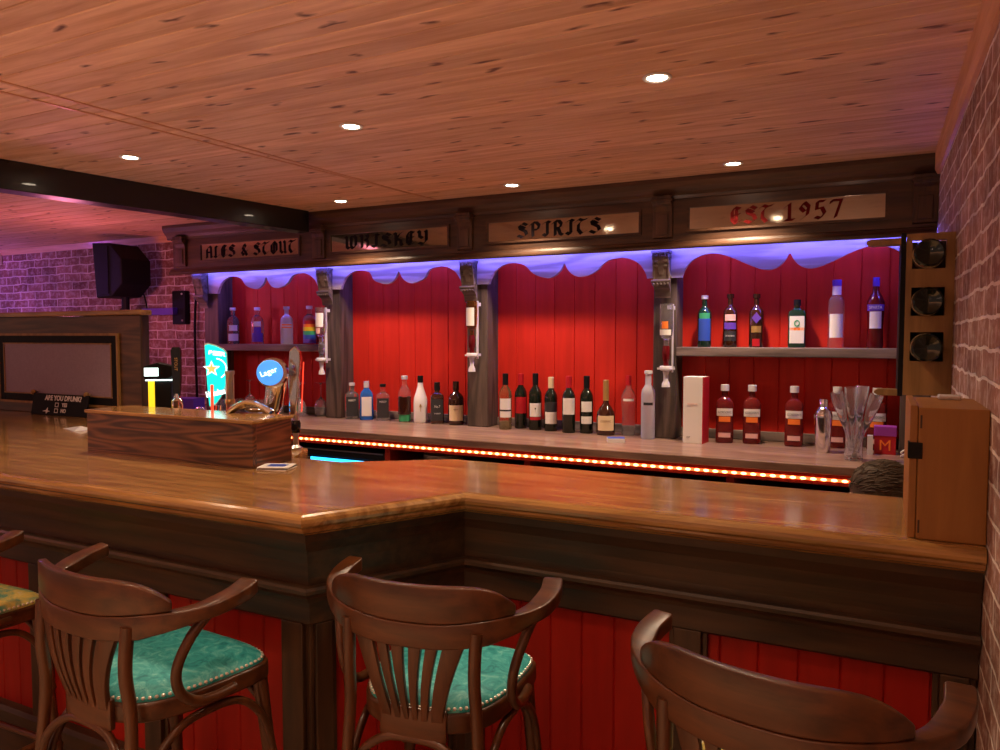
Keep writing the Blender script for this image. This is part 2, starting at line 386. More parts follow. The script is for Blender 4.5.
for i, (x, y, l) in enumerate(dl): downlight(i, x, y, l)

def spot(x, y, z, e, col=(1, .72, .48), ang=115, blend=.8, r=.04):
    l = bpy.data.lights.new('spot', 'SPOT'); l.energy = e; l.color = col; l.spot_size = R(ang); l.spot_blend = blend; l.shadow_soft_size = r
    o = bpy.data.objects.new('lamp_beam', l); C.objects.link(o); o.location = (x, y, z)
for x, y, _ in dl: spot(x, y, ZC-.02, 34 if y < 3 else 58)
for x in (-.62, -1.79, -2.96):
    for y in (1.05, -.2): spot(x, y, ZC-.02, 17)
    for y in (-1.4, -2.4): spot(x, y, ZC-.02, 125, ang=100)  # stronger unseen spots, added so the floor bounces light onto the ceiling
def area(name, loc, rot, sx, sy, e, col):
    l = bpy.data.lights.new(name, 'AREA'); l.shape = 'RECTANGLE'; l.size = sx; l.size_y = sy; l.energy = e; l.color = col
    o = bpy.data.objects.new(name, l); C.objects.link(o); o.location = loc; o.rotation_euler = rot
# added fill spots behind the camera, aimed up to brighten the ceiling
def ceiling_fill(x, y, z, e, col=(1, .64, .48)):
    l = bpy.data.lights.new('ceiling_fill', 'SPOT'); l.energy = e; l.color = col; l.spot_size = R(172); l.spot_blend = .6; l.shadow_soft_size = .08
    o = bpy.data.objects.new('lamp_ceiling_fill', l); C.objects.link(o); o.location = (x, y, z); o.rotation_euler = (PI, 0, 0)
for x, y, e in ((-.3, -1.6, 85), (-2.2, -1.6, 85)): ceiling_fill(x, y, 1.25, e)
# pink and violet room light at the far left (party lamps in the next area)
def point(x, y, z, e, col, r=.1):
    l = bpy.data.lights.new('pt', 'POINT'); l.energy = e; l.color = col; l.shadow_soft_size = r
    o = bpy.data.objects.new('lamp_glow', l); C.objects.link(o); o.location = (x, y, z)
point(-7.4, 3.3, 1.9, 18, (.40, .12, 1)); point(-5.0, 3.3, 1.75, 9, (1, .25, .42)); point(-5.6, .2, 1.9, 7, (1, .25, .40))

# ------------------------------------------------------------------ nib lettering
GL = {
'A': ([[(.02, .05), (.16, .02)], [(.1, .03), (.1, .75), (.38, 1), (.55, .88), (.55, .06), (.66, .02)], [(.1, .47), (.55, .47)]], .72),
'L': ([[(.2, .97), (.2, .1)], [(.04, .12), (.3, 0), (.6, .2)], [(.2, .97), (.36, .87)]], .66),
'E': ([[(.55, .9), (.25, 1), (.1, .75), (.1, .25), (.3, 0), (.6, .17)], [(.1, .5), (.52, .57)], [(.34, .9), (.34, .12)]], .68),
'S': ([[(.64, .84), (.36, 1), (.12, .84), (.18, .62), (.54, .42), (.62, .18), (.34, 0), (.02, .16)], [(.20, .80), (.50, .62)]], .74),
'T': ([[(-.02, .84), (.16, 1), (.40, .9), (.70, 1)], [(.38, .9), (.14, .66), (.12, .28), (.34, 0), (.64, .2)]], .72),
'O': ([[(.35, 1), (.1, .75), (.1, .25), (.35, 0), (.6, .25), (.6, .75), (.35, 1)], [(.35, .9), (.35, .1)]], .74),
'U': ([[(.02, .97), (.12, .88), (.12, .2), (.32, 0), (.55, .22)], [(.45, 1), (.56, .85), (.56, .06), (.66, 0)]], .74),
'W': ([[(.02, .97), (.13, .87), (.13, .15), (.28, 0), (.45, .2), (.45, .97)], [(.45, .15), (.6, 0), (.8, .25), (.8, .8), (.66, 1)]], .94),
'H': ([[(.05, 1), (.17, .9), (.17, .02)], [(.17, .5), (.4, .66), (.6, .5), (.6, .1), (.5, -.04)], [(.5, 1), (.62, .88), (.55, .62)]], .76),
'I': ([[(.06, .88), (.3, 1), (.5, .9)], [(.32, .95), (.32, .1)], [(.03, .15), (.25, 0), (.34, .15)]], .54),
'K': ([[(.04, .97), (.16, .9), (.16, .0)], [(.58, .97), (.4, .88), (.22, .52), (.5, .38), (.52, .1), (.64, 0)]], .72),
'Y': ([[(.02, 1), (.13, .88), (.13, .58), (.33, .45), (.57, .62)], [(.5, 1), (.58, .9), (.58, .25), (.33, 0), (.08, .12)]], .72),
'P': ([[(.17, .92), (.17, 0)], [(.0, .82), (.17, 1), (.42, .98), (.6, .78), (.52, .5), (.2, .48)]], .70),
'R': ([[(.17, .92), (.17, 0)], [(.0, .82), (.17, 1), (.42, .98), (.57, .78), (.5, .54), (.2, .5)], [(.36, .5), (.5, .1), (.66, 0)]], .74),
'&': ([[(.64, .02), (.2, .68), (.36, .96), (.52, .76), (.1, .3), (.3, .02), (.64, .4)]], .78),
'1': ([[(.1, .78), (.34, 1), (.34, .02)], [(.1, .02), (.58, .02)]], .66),
'9': ([[(.55, .65), (.35, .45), (.13, .7), (.34, 1), (.58, .75), (.5, .25), (.18, 0)]], .70),
'5': ([[(.58, 1), (.2, 1), (.16, .56), (.44, .62), (.58, .3), (.36, 0), (.1, .1)]], .70),
'7': ([[(.08, .85), (.1, 1), (.6, 1), (.3, 0)]], .68),
}
def blackletter(bm, word, x0, x1, z0, z1, y):
    """broad-nib strokes standing on the sign's face"""
    H = z1-z0; adv = []; tot = 0
    for ch in word:
        w = .42 if ch == ' ' else GL[ch][1]+.14
        adv.append(w); tot += w
    kx = (x1-x0)/tot; cx = x0
    for ch, w in zip(word, adv):
        if ch != ' ':
            for st in GL[ch][0]:
                P = [(cx+p[0]*kx, z0+p[1]*H) for p in st]
                nx, nz = .098*kx, .068*H
                for (ax, az), (bx_, bz) in zip(P, P[1:]):
                    q = [(ax-nx, az-nz), (ax+nx, az+nz), (bx_+nx, bz+nz), (bx_-nx, bz-nz)]
                    ar = sum(q[i][0]*q[(i+1) % 4][1]-q[(i+1) % 4][0]*q[i][1] for i in range(4))
                    if abs(ar) < 1e-7:
                        q = [(ax-nx, az+nz*.5), (ax+nx, az+nz*.5), (bx_+nx, bz-nz*.5), (bx_-nx, bz-nz*.5)]
                    prism(bm, q, y-.0012, y, 'y')
        cx += w*kx
    return bm

# ------------------------------------------------------------------ back bar
bb = thing('back_bar', 'dark wooden back bar with red panelled bays, cornice and name boards', 'back bar', (0, 0, 0))
YP = 4.12; YF = 3.98
def vboards(bm, x0, x1, z0, z1, y, w=.125, d=.005, thick=.02):
    """beadboard: a v groove every w"""
    prof = [(x0, y)]; x = x0+w
    while x < x1-.02:
        prof += [(x-.004, y), (x, y+d), (x+.004, y)]; x += w
    prof += [(x1, y), (x1, y+thick), (x0, y+thick)]
    return prism(bm, prof, z0, z1, 'z')
posts = [(-4.44, -4.30), (-3.315, -3.19), (-2.225, -2.085), (-1.08, -.955), (.10, .222)]
bays = [(posts[i][1], posts[i+1][0]) for i in range(4)]
for a, c in bays:
    obj('back_panel', vboards(NB(), a, c, ZT, 2.10, YP), M['red'], bb)
    obj('skirting', bx(a, c, YP-.018, YP, ZT, ZT+.05), M['shelf'], bb, bevel=.004)
for a, c in posts: obj('pillar', bx(a, c, YF, YB-.001, ZT, 2.10), M['post'], bb, bevel=.004)
# valances
def valance(xa, xb):
    zt, pts = 2.075, []
    W = xb-xa; f = .092
    def curve(t):  # t 0..1 from foot to centre cusp (half the board)
        return t
    half = [(0, 1.905), (f, 1.905), (f+.012, 1.94), (f+.045, 1.985), (f+.10, 2.015), (f+.16, 2.022), (f+.23, 2.005), (W*.5-.19, 1.955), (W*.5-.13, 1.932), (W*.5-.085, 1.928), (W*.5-.045, 1.945), (W*.5-.018, 1.975), (W*.5-.006, 2.000)]
    hc = catmull([(p[0], 0, p[1]) for p in half[1:]], 4)
    L_ = [(0, half[0][1])]+[(v.x, v.z) for v in hc]
    Lp = [(xa+x, z) for x, z in L_]; Rp = [(xb-x, z) for x, z in L_][::-1]
    poly = Lp+[((xa+xb)/2, 2.005)]+Rp+[(xb, zt), (xa, zt)]
    bm = NB(); vsF = [bm.verts.new((p[0], YF-.022, p[1])) for p in poly]; 
    f_ = bm.faces.new(vsF); r = bmesh.ops.extrude_face_region(bm, geom=[f_])
    bmesh.ops.translate(bm, verts=[v for v in r['geom'] if isinstance(v, bmesh.types.BMVert)], vec=(0, .021, 0))
    bmesh.ops.triangulate(bm, faces=[g for g in bm.faces if len(g.verts) > 4])
    return bm
for i in range(4):
    a = (posts[i][0]+posts[i][1])/2 if i else posts[0][1]-.07; c = (posts[i+1][0]+posts[i+1][1])/2 if i < 3 else .222
    obj('valance', valance(a+.001, c-.001), M['val'], bb)
obj('soffit', bx(-4.62, .222, 3.99, YB-.001, 2.101, 2.13), M['corn'], bb)
for a, c, in (bays[0], bays[3]):
    obj('shelf', bx(a, c, 3.975, YP-.001, 1.492, 1.54), M['shelf'], bb, bevel=.004)
# cornice
bm = NB(); box(bm, -4.64, .222, 3.885, 3.985, 2.075, 2.33); obj('cornice', bm, M['corn'], bb)
bm = prism(NB(), [(3.90, 2.30), (3.875, 2.30), (3.872, 2.315), (3.862, 2.33), (3.842, 2.352), (3.832, 2.378), (3.832, 2.399), (3.90, 2.399)], -4.69, .222, 'x'); obj('crown_moulding', bm, M['corn'], bb)
bm = prism(NB(), [(3.882, 2.045), (3.865, 2.045), (3.858, 2.052), (3.858, 2.060), (3.868, 2.070), (3.872, 2.082), (3.886, 2.088), (3.99, 2.088), (3.99, 2.072), (3.882, 2.072)], -4.66, .222, 'x'); obj('bead_moulding', bm, M['corn'], bb)
obj('cornice_end', bx(-4.66, -4.62, 3.90, YB-.001, 2.06, 2.398), M['cornz'], bb)
def cbracket(x, w=.10):
    bm = NB(); prism(bm, [(3.886, 2.10), (3.868, 2.105), (3.868, 2.24), (3.860, 2.262), (3.842, 2.275), (3.840, 2.315), (3.886, 2.315)], x-w/2, x+w/2, 'x')
    box(bm, x-w/2-.006, x+w/2+.006, 3.836, 3.886, 2.285, 2.30); box(bm, x-w/2+.02, x+w/2-.02, 3.862, 3.869, 2.12, 2.225)
    return obj('cornice_bracket', bm, M['cornz'], bb, bevel=.003)
for x in (-4.55, -3.272, -2.18, -1.008, .175): cbracket(x)
signs = [(-4.35, -3.445, 'ALES & STOUT', 'letter', -4.30, -3.46), (-3.175, -2.30, 'WHISKEY', 'letter', -3.06, -2.42), (-2.03, -1.135, 'SPIRITS', 'letter', -1.84, -1.33), (-.872, .015, 'EST 1957', 'letred', -.67, -.15)]
for a, c, w, lm, ta, tb in signs:
    sg = obj('mirror_sign', bx(a, c, 3.8815, 3.886, 2.14, 2.248), M['mirror'], bb); sg['label'] = 'mirrored name strip'
    bm = blackletter(NB(), w, ta, tb, 2.154, 2.234, 3.881); obj('lettering', bm, M[lm], sg)
    bm = NB()
    for q in ((a-.012, a, 2.128, 2.26), (c, c+.012, 2.128, 2.26)): box(bm, q[0], q[1], 3.874, 3.886, q[2], q[3])
    box(bm, a, c, 3.874, 3.886, 2.128, 2.14); box(bm, a, c, 3.874, 3.886, 2.248, 2.26)
    obj('sign_frame', bm, M['corn'], bb)
# carved corbels: s-scroll with leaves
def corbel(x, w=.085):
    y0 = YF-.022
    S_ = catmull([(0, y0-.055, 2.044), (0, y0-.059, 2.02), (0, y0-.054, 1.99), (0, y0-.045, 1.955), (0, y0-.038, 1.92), (0, y0-.034, 1.895), (0, y0-.04, 1.875), (0, y0-.03, 1.855), (0, y0-.012, 1.84), (0, y0, 1.80)], 4)
    poly = [(y0, 2.044)]+[(p.y, p.z) for p in S_]+[]
    bm = prism(NB(), poly, x-w/2, x+w/2, 'x')
    for s in (-1, 1):   # side scrolls
        for (cy, cz, r) in ((y0-.032, 2.005, .022), (y0-.022, 1.905, .014)):
            pts = [(x+s*(w/2+.001), cy+math.cos(a*.6)*r*(1-a/14), cz+math.sin(a*.6)*r*(1-a/14)) for a in range(13)]
            tube(bm, pts, .004, 6)
        tube(bm, [(x+s*w*.47, p.y-.002, p.z) for p in S_[:24]], .005, 6)
    for k in range(5):  # acanthus leaf ribs on the front
        u = (k-2)/2*.7
        tube(bm, [(x+u*w*.5*(1-i*.045), S_[i].y-.002, S_[i].z) for i in range(1, 17)], [.007, .003], 6)
    for k in range(4):
        for s in (-1, 1): ball(bm, (x+s*w*.27, S_[2+k*3].y-.002, S_[2+k*3].z), .011, 8, 6, (1.3, .6, .8))
    tube(bm, [(x-w/2-.008, y0-.045, 1.885), (x+w/2+.008, y0-.045, 1.885)], .010, 10)
    for k in range(5): ball(bm, (x+(k-2)*w*.22, y0-.048, 1.87), .009, 8, 6)
    box(bm, x-w/2-.006, x+w/2+.006, y0-.062, y0, 2.030, 2.0445)
    return obj('corbel', bm, M['shelf'], bb, smooth=True)
for x in (-4.42, -3.272, -2.185, -1.025): corbel(x)

# blue LED tape under the cornice
lt = thing('blue_light_strip', 'thin blue LED strip tucked under the back bar cornice', 'light strip')
obj('led_tape', bx(-4.60, .20, 3.883, 3.889, 2.053, 2.071), M['ledb'], lt)
for a, c in bays: obj('led_tape', bx(a+.02, c-.02, 4.02, 4.028, 2.092, 2.0995), M['ledb2'], lt)
lt2 = obj('strip_connector', bx(.190, .224, 3.87, 3.93, 1.990, 2.044), M['ledb'], None); tag(lt2, 'small glowing blue block in the corner by the brick wall', 'light')

# ------------------------------------------------------------------ back counter
bc = thing('back_counter', 'long pale brown wooden counter shelf under the bottles', 'counter')
obj('counter_top', bx(-4.47, .222, 3.44, YF, 1.012, ZT), M['counter'], bc, bevel=.004)
bm = NB()
for a, c in bays: box(bm, a+.001, c-.001, YF, YP-.019, 1.012, ZT)
obj('counter_top_back', bm, M['counter'], bc)
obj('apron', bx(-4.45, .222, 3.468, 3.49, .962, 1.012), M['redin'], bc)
bm = NB(); ledn = 76
ls = thing('orange_light_strip', 'row of orange LEDs under the back counter edge', 'light strip', (0, 3.468, .985))
obj('led_tape', bx(-3.20, -.055, -.003, 0, -.006, .006), M['ledstrip'], ls)
for k in range(ledn):
    x = -3.16+k*(3.09/(ledn-1))
    if k == 0:
        bm = NB(); ball(bm, (0, 0, 0), .009, 8, 6, (1.4, .4, .7)); l0 = obj('led', bm, M['ledo'], ls, (x, -.004, 0)); 
    else:
        l1 = l0.copy(); C.objects.link(l1); l1.location = (x, -.004, 0)
bm.free() if bm.is_valid else None
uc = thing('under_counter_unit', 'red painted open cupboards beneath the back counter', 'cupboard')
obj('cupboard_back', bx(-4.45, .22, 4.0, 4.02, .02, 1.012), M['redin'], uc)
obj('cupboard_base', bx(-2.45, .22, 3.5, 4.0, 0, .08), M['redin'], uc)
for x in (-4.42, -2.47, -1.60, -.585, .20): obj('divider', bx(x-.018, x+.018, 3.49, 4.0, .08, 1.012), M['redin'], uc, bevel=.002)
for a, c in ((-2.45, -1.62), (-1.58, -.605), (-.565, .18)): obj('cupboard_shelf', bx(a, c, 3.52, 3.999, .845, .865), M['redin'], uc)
so = thing('wall_socket', 'pale square socket plate beneath the back counter', 'socket', (-.475, 3.99, .93))
obj('plate', bx(-.045, .045, -.008, 0, -.045, .045), M['silver'], so, bevel=.004)
bm = NB()
for dx in (-.018, .018): box(bm, dx-.006, dx+.006, -.010, -.008, -.02, .005)
obj('switch', bm, M['greyl'], so)
fr = thing('bottle_fridge', 'black bottle fridge glowing blue under the left back counter', 'fridge', (-2.83, 3.50, 0))
obj('cabinet', bx(-.70, .34, .03, .48, .02, .93), M['black'], fr, bevel=.006)
obj('top_panel', bx(-.70, .34, -.01, .03, .885, .93), M['black'], fr, bevel=.004)
tr = obj('top_trim', bx(-.70, .33, -.013, -.010, .921, .928), M['steelm'], fr)
for a, c in ((-.69, -.235), (-.225, .235)):
    d = obj('door', bx(a, c, .0, .029, .10, .884), M['black'], fr, bevel=.003)
    g = obj('glass_pane', bx(a+.02, c-.02, -.003, 0, .13, .874), M['cyan'], d)
    bm = NB()
    for k in range(7): 
        cx = a+.065+k*.062
        lathe(bm, [(.0, 0), (.022, 0), (.022, .13), (.010, .16), (.009, .20), (.0, .20)], 10, cx=cx, cy=-.016, cz=.66, ky=.3)
    obj('bottle_row_print', bm, M['blueglow'], d)['label'] = 'glowing bottle shapes behind the door'
# plates and glasses under the counter
pl = thing('plate_stack', 'stack of white plates under the middle of the back counter', 'plates', (-2.20, 3.66, .865))
for k in range(7):
    bm = NB(); lathe(bm, [(0, 0), (.07, 0), (.115, .012), (.118, .016), (.07, .005), (0, .005)], 28); obj('plate', bm, M['whitec'], pl, (0, 0, k*.008), smooth=True)

# ------------------------------------------------------------------ glass & bottle factory
def P(kind):
    return {
 'wine': [(0, 0), (.93, 0), (1, .02), (1, .60), (.94, .67), (.70, .73), (.44, .775), (.38, .81), (.37, .96), (.42, .965), (.42, 1), (0, 1)],
 'round': [(0, 0), (.93, 0), (1, .03), (1, .58), (.95, .64), (.72, .71), (.42, .755), (.34, .79), (.33, .93), (.38, .935), (.38, 1), (0, 1)],
 'gin': [(0, 0), (.93, 0), (1, .03), (1, .66), (.93, .72), (.6, .775), (.38, .80), (.36, .83), (.36, .94), (.46, .945), (.46, 1), (0, 1)],
 'square': [(0, 0), (.95, 0), (1, .03), (1, .64), (.92, .70), (.55, .75), (.38, .77), (.36, .80), (.36, .92), (.42, .93), (.42, 1), (0, 1)],
 'malibu': [(0, 0), (.93, 0), (1, .03), (1, .42), (.93, .54), (.62, .68), (.42, .78), (.38, .84), (.38, 1), (0, 1)],
 'vodka': [(0, 0), (.93, 0), (1, .02), (1, .66), (.92, .72), (.60, .77), (.45, .80), (.43, .95), (.55, .955), (.55, 1), (0, 1)],
 'cognac': [(0, 0), (.93, 0), (1, .03), (1, .34), (.93, .42), (.66, .50), (.38, .56), (.28, .62), (.26, .96), (.30, .965), (.30, 1), (0, 1)],
 'stag': [(0, 0), (.95, 0), (1, .03), (1, .72), (.88, .77), (.5, .80), (.38, .82), (.34, .86), (.34, .93), (.38, .935), (.38, 1), (0, 1)],
 'taper': [(0, 0), (.80, 0), (.84, .03), (1, .60), (.96, .66), (.62, .74), (.42, .79), (.38, .82), (.38, .94), (.46, .945), (.46, 1), (0, 1)],
 'bell': [(0, 0), (.85, 0), (.95, .03), (.86, .30), (1, .60), (.97, .66), (.7, .74), (.38, .80), (.34, .85), (.34, .97), (.38, 1), (0, 1)],
 'sapph': [(0, 0), (.95, 0), (1, .03), (.92, .66), (.72, .74), (.42, .80), (.36, .84), (.36, .96), (.40, 1), (0, 1)],
 'absol': [(0, 0), (.93, 0), (1, .03), (1, .60), (.94, .68), (.68, .745), (.40, .78), (.36, .80), (.36, .92), (.48, .93), (.48, 1), (0, 1)],
    }[kind]
def rad_at(prof, t):
    for (r0, z0), (r1, z1) in zip(prof, prof[1:]):
        if z0 <= t <= z1 and z1 > z0: return r0+(r1-r0)*(t-z0)/(z1-z0)
    return prof[-2][0]
def bottle(kind, x, y, z, H, Rr, mat, label, group, cap=('black', .90, 1.0), bands=(), e=2.0, ky=1.0, words=None, rz=None, name='liquor_bottle', cat='bottle', flip=False, liquid=None):
    if rz is None: rz = math.atan2(-x, y)*1.0  # labels turned towards the room, as in the photo
    t = thing(name, label, cat, (x, y, z+.0005), -(-rz) if False else rz, group)
    pr = P(kind); bm = NB(); lathe(bm, [(r*Rr, h*H) for r, h in pr], 28, e, ky)
    body = obj('glass_body', bm, M[mat], t, smooth=True)
    cm, c0, c1 = cap
    if cm:
        rc = max(rad_at(pr, (c0+c1)/2), rad_at(pr, .98))*Rr+.0012; bm = NB()
        pts = [(0, c0*H), (rc, c0*H), (rc, c1*H+.0005), (rc*.9, c1*H+.002), (0, c1*H+.002)]
        lathe(bm, pts, 20); obj('cap', bm, M[cm], t, smooth=True)
    for i, (b0, b1, mn, half) in enumerate(bands):
        r = max(rad_at(pr, b0), rad_at(pr, b1), rad_at(pr, (b0+b1)/2))*Rr
        bm = arc_label(NB(), r, b0*H, b1*H, half, e, ky); obj('label', bm, M[mn], t, smooth=(e < 3))
    if words:
        for (s, zf, size, mn) in words:
            r = rad_at(pr, zf)*Rr*1.05
            text_obj('lettering', s, size, M[mn], t, (0, -r*ky-.001, zf*H), (PI/2, 0, 0), .0004, .8)
    return t
def wine_cap(n): return (n, .80, 1.0)
G1 = 'bottles on the counter in the second bay'
bottle('square', -3.104, 3.99, ZT, .237, .045, 'clear', 'square clear gin bottle with dark label beside the left pillar', G1, ('silver', .93, 1), [(.08, .62, 'greyl', .62)], 5, .8, [('MERCY', .52, .018, 'white')])
bottle('sapph', -2.993, 4.00, ZT, .250, .046, 'blueg', 'bright blue square gin bottle with white label', G1, ('silver', .84, 1), [(.10, .60, 'white', .45)], 4.5, .8)
bottle('square', -2.870, 4.01, ZT, .234, .045, 'clear', 'square clear gin bottle with dark label beside the blue bottle', G1, ('black', .93, 1), [(.08, .62, 'greyl', .62)], 5, .8, [('MERCY', .52, .018, 'white')])
bottle('taper', -2.694, 4.00, ZT, .292, .042, 'clear', 'tall faceted clear bottle with green base', G1, ('silver', .93, 1), [(.02, .16, 'green', 3.0), (.17, .55, 'dbrown', 3.0)], 2.6, 1)
bottle('malibu', -2.581, 4.01, ZT, .295, .044, 'whitec', 'white coconut rum bottle with black cap and palm emblem', G1, ('black', .86, 1), [], words=[('|', .34, .05, 'gold'), ('^', .34, .055, 'gold')])
bottle('square', -2.463, 4.02, ZT, .256, .042, 'dbrown', 'square dark whiskey bottle with black label', G1, ('black', .82, 1), [(.08, .60, 'greyl', .7)], 5, .9, [('No.7', .42, .022, 'white'), ('WHISKEY', .25, .012, 'white')])
bottle('round', -2.327, 4.02, ZT, .266, .049, 'dbrown', 'round dark rum bottle with cream label', G1, ('dbrown', .80, 1), [(.10, .46, 'cream', 1.0)], words=[('NAVY', .36, .014, 'letred')])
G2 = 'bottles on the counter in the third bay'
bottle('wine', -1.951, 3.95, ZT, .326, .038, 'winew', 'pale white wine bottle with black neck beside the second pillar', G2, wine_cap('black'), [(.36, .56, 'white', .95), (.22, .33, 'white', .95), (.33, .36, 'greyl', .95)], name='wine_bottle')
bottle('wine', -1.893, 4.04, ZT, .322, .037, 'dwine', 'dark wine bottle with red label and red neck', G2, wine_cap('redc'), [(.28, .58, 'redc', 1.0)], name='wine_bottle')
bottle('wine', -1.785, 4.01, ZT, .328, .038, 'dwine', 'dark wine bottle with square white label bearing a dot', G2, wine_cap('black'), [(.24, .48, 'white', 1.0), (.18, .23, 'redc', 1.0)], name='wine_bottle', words=[('•', .38, .04, 'greyl')])
bottle('wine', -1.682, 4.00, ZT, .309, .038, 'dwine', 'dark wine bottle with grey and white label and cream neck', G2, wine_cap('cream'), [(.14, .36, 'white', 1.0), (.36, .55, 'greyl', 1.0)], name='wine_bottle')
bottle('wine', -1.560, 3.97, ZT, .319, .038, 'dwine', 'dark wine bottle with tall white label and red neck', G2, wine_cap('redc'), [(.33, .62, 'white', 1.0)], name='wine_bottle')
bottle('wine', -1.464, 4.00, ZT, .321, .038, 'dwine', 'dark wine bottle with two small white labels and black neck', G2, wine_cap('black'), [(.38, .56, 'white', .85), (.17, .30, 'white', .85)], name='wine_bottle')
bottle('cognac', -1.343, 3.98, ZT, .302, .052, 'dbrown', 'squat brown cognac bottle with long gold neck', G2, ('gold', .63, 1), [(.09, .36, 'cream', .95)], words=[('COGNAC', .26, .016, 'letred')])
bottle('bell', -1.226, 4.02, ZT, .328, .040, 'clear', 'clear empty looking bottle with red cap', G2, ('redc', .84, 1), [(.58, .62, 'white', .8)])
bottle('vodka', -1.094+.005, 3.925, ZT, .362, .037, 'frost', 'tall frosted vodka bottle beside the third pillar', G2, ('silver', .96, 1), [(.50, .54, 'greyl', .7)])
G3 = 'pink gin bottles on the counter in the right bay'
for x, y, l in ((-.697, 3.96, 'pink gin bottle next to the tall white box'), (-.566, 3.985, 'pink gin bottle, second from the tall white box'), (-.365, 3.985, 'pink gin bottle just left of the steel shaker'),
                (-.172, 4.03, 'pink gin bottle between the shaker and the glass jug'), (.003, 4.04, 'pink gin bottle half hidden behind the purple box')):
    bottle('gin', x, y, ZT, .297, .044, 'pinkg', l, G3, ('silver', .90, 1), [(.47, .60, 'white', .95), (.37, .46, 'orange', .55), (.10, .18, 'pinkl', .6)], 2.8, .75, [("GORDON'S", .535, .016, 'greyl')])
G4 = 'bottles on the upper right shelf'
zs = 1.54; ys = 4.045
bottle('absol', -.823, ys, zs, .27, .036, 'dgreen', 'dark bottle with pale green label at the shelf left end', G4, ('silver', .93, 1), [(.12, .55, 'bluec', .95), (.55, .66, 'green', .8)])
bottle('absol', -.691, ys, zs, .274, .036, 'dbrown', 'dark bottle with round crest and lined label, second on the shelf', G4, ('dbrown', .93, 1), [(.50, .62, 'pinkl', .8), (.34, .46, 'violet', .95), (.12, .30, 'greyl', .9)], words=[('=====', .21, .02, 'white')])
bottle('absol', -.561, ys, zs, .271, .036, 'dbrown', 'dark rum bottle with blue diamond and red print', G4, ('dbrown', .93, 1), [(.28, .40, 'gold', .7), (.02, .16, 'redc', .5)], words=[('◆', .54, .06, 'violet')])
bottle('stag', -.366, ys, zs, .238, .042, 'dgreen', 'flat green herbal liqueur bottle with orange banded label', G4, ('black', .88, 1), [(.09, .66, 'white', .62), (.36, .42, 'orange', .60)], 5, .6, [('o', .53, .07, 'green')])
bottle('vodka', -.186, ys, zs, .33, .037, 'clear', 'tall clear spirit bottle with white label and blue cap', G4, ('violet', .92, 1), [(.15, .50, 'white', .9), (.78, .91, 'white', 3.0)])
bottle('bell', -.014, ys, zs, .336, .040, 'redg', 'dark red bottle with slanted banner label and blue cap', G4, ('violet', .88, 1), [(.28, .52, 'white', .7), (.53, .62, 'violet', 1.1)], words=[('SPARTA', .575, .02, 'white')])
G5 = 'vodka bottles on the upper left shelf'
bottle('absol', -4.222, ys, zs, .262, .043, 'clear', 'clear vodka bottle with white swirl print at the left end', G5, ('silver', .93, 1), [(.08, .28, 'white', .9), (.36, .52, 'white', .7)])
bottle('absol', -3.985, ys, zs, .260, .043, 'clear', 'clear vodka bottle with violet cloud print', G5, ('silver', .93, 1), [(.06, .30, 'violet', 1.0), (.30, .46, 'violet', .6), (.48, .62, 'white', .6)])
bottle('absol', -3.710, ys, zs, .262, .043, 'frost', 'frosted vodka bottle with thin orange lettering', G5, ('silver', .93, 1), [(.50, .53, 'orange', .7), (.43, .46, 'orange', .7)], 3.2)
bottle('absol', -3.505, ys, zs, .262, .043, 'clear', 'vodka bottle wrapped in rainbow stripes', G5, ('silver', .93, 1), [(.03, .14, 'violet', 1.5), (.14, .25, 'bluec', 1.5), (.25, .35, 'green', 1.5), (.35, .45, 'yell', 1.5), (.45, .53, 'orange', 1.5), (.53, .62, 'redc', 1.5)])

# optics: inverted bottles on the pillars
def optic(x, yb, ztop, H, Rr, mat, label, bands, cap):
    t = thing('optic_dispenser', label, 'spirit dispenser', (x, 3.905, ztop), 0, 'spirit optics fixed to the pillars')
    pr = P('absol'); bm = NB(); lathe(bm, [(r*Rr, -h*H) for r, h in pr], 24); bo = obj('bottle', bm, M[mat], t, smooth=True)
    for b0, b1, mn, hf in bands: obj('label', arc_label(NB(), Rr, -b1*H, -b0*H, hf), M[mn], bo, smooth=True)
    zb = -H
    bm = NB(); lathe(bm, [(0, .02), (.017, .02), (.02, .0), (.02, -.05), (.014, -.06), (.014, -.085), (0, -.085)], 18, cz=zb); obj('measure_chamber', bm, M[cap], t, smooth=True)
    bm = NB(); lathe(bm, [(0, 0), (.03, 0), (.034, -.006), (.034, -.018), (.026, -.026), (0, -.026)], 20, cz=zb-.085); box(bm, -.045, .045, -.008, .008, zb-.105, zb-.095); obj('valve_collar', bm, M['silver'], t, smooth=True)
    bm = NB(); lathe(bm, [(0, 0), (.018, 0), (.013, -.02), (.012, -.05), (.020, -.065), (.022, -.085), (0, -.085)], 18, cz=zb-.111); obj('spout', bm, M['silver'], t, smooth=True)
    bm = NB(); box(bm, .028, .033, .0, .022, zb-.12, .0); box(bm, -.004, .033, .022, .052, -.03, -.01); box(bm, .0, .033, .02, .052, zb-.105, zb-.09); obj('wall_bracket', bm, M['silver'], t)
    return t
optic(-3.285, 0, 1.785, .245, .036, 'clear', 'clear bottle hanging upside down from the first pillar optic', [(.15, .52, 'white', 1.1), (.55, .7, 'pinkl', .5)], 'clear')
optic(-2.15, 0, 1.805, .222, .034, 'amber', 'amber whiskey bottle with white label upside down on the middle pillar', [(.18, .66, 'white', .9)], 'redg')
optic(-.99, 0, 1.765, .238, .035, 'clear', 'empty glass bottle upside down on pillar with orange crest', [(.38, .54, 'orange', .5), (.56, .68, 'white', .95)], 'redg')

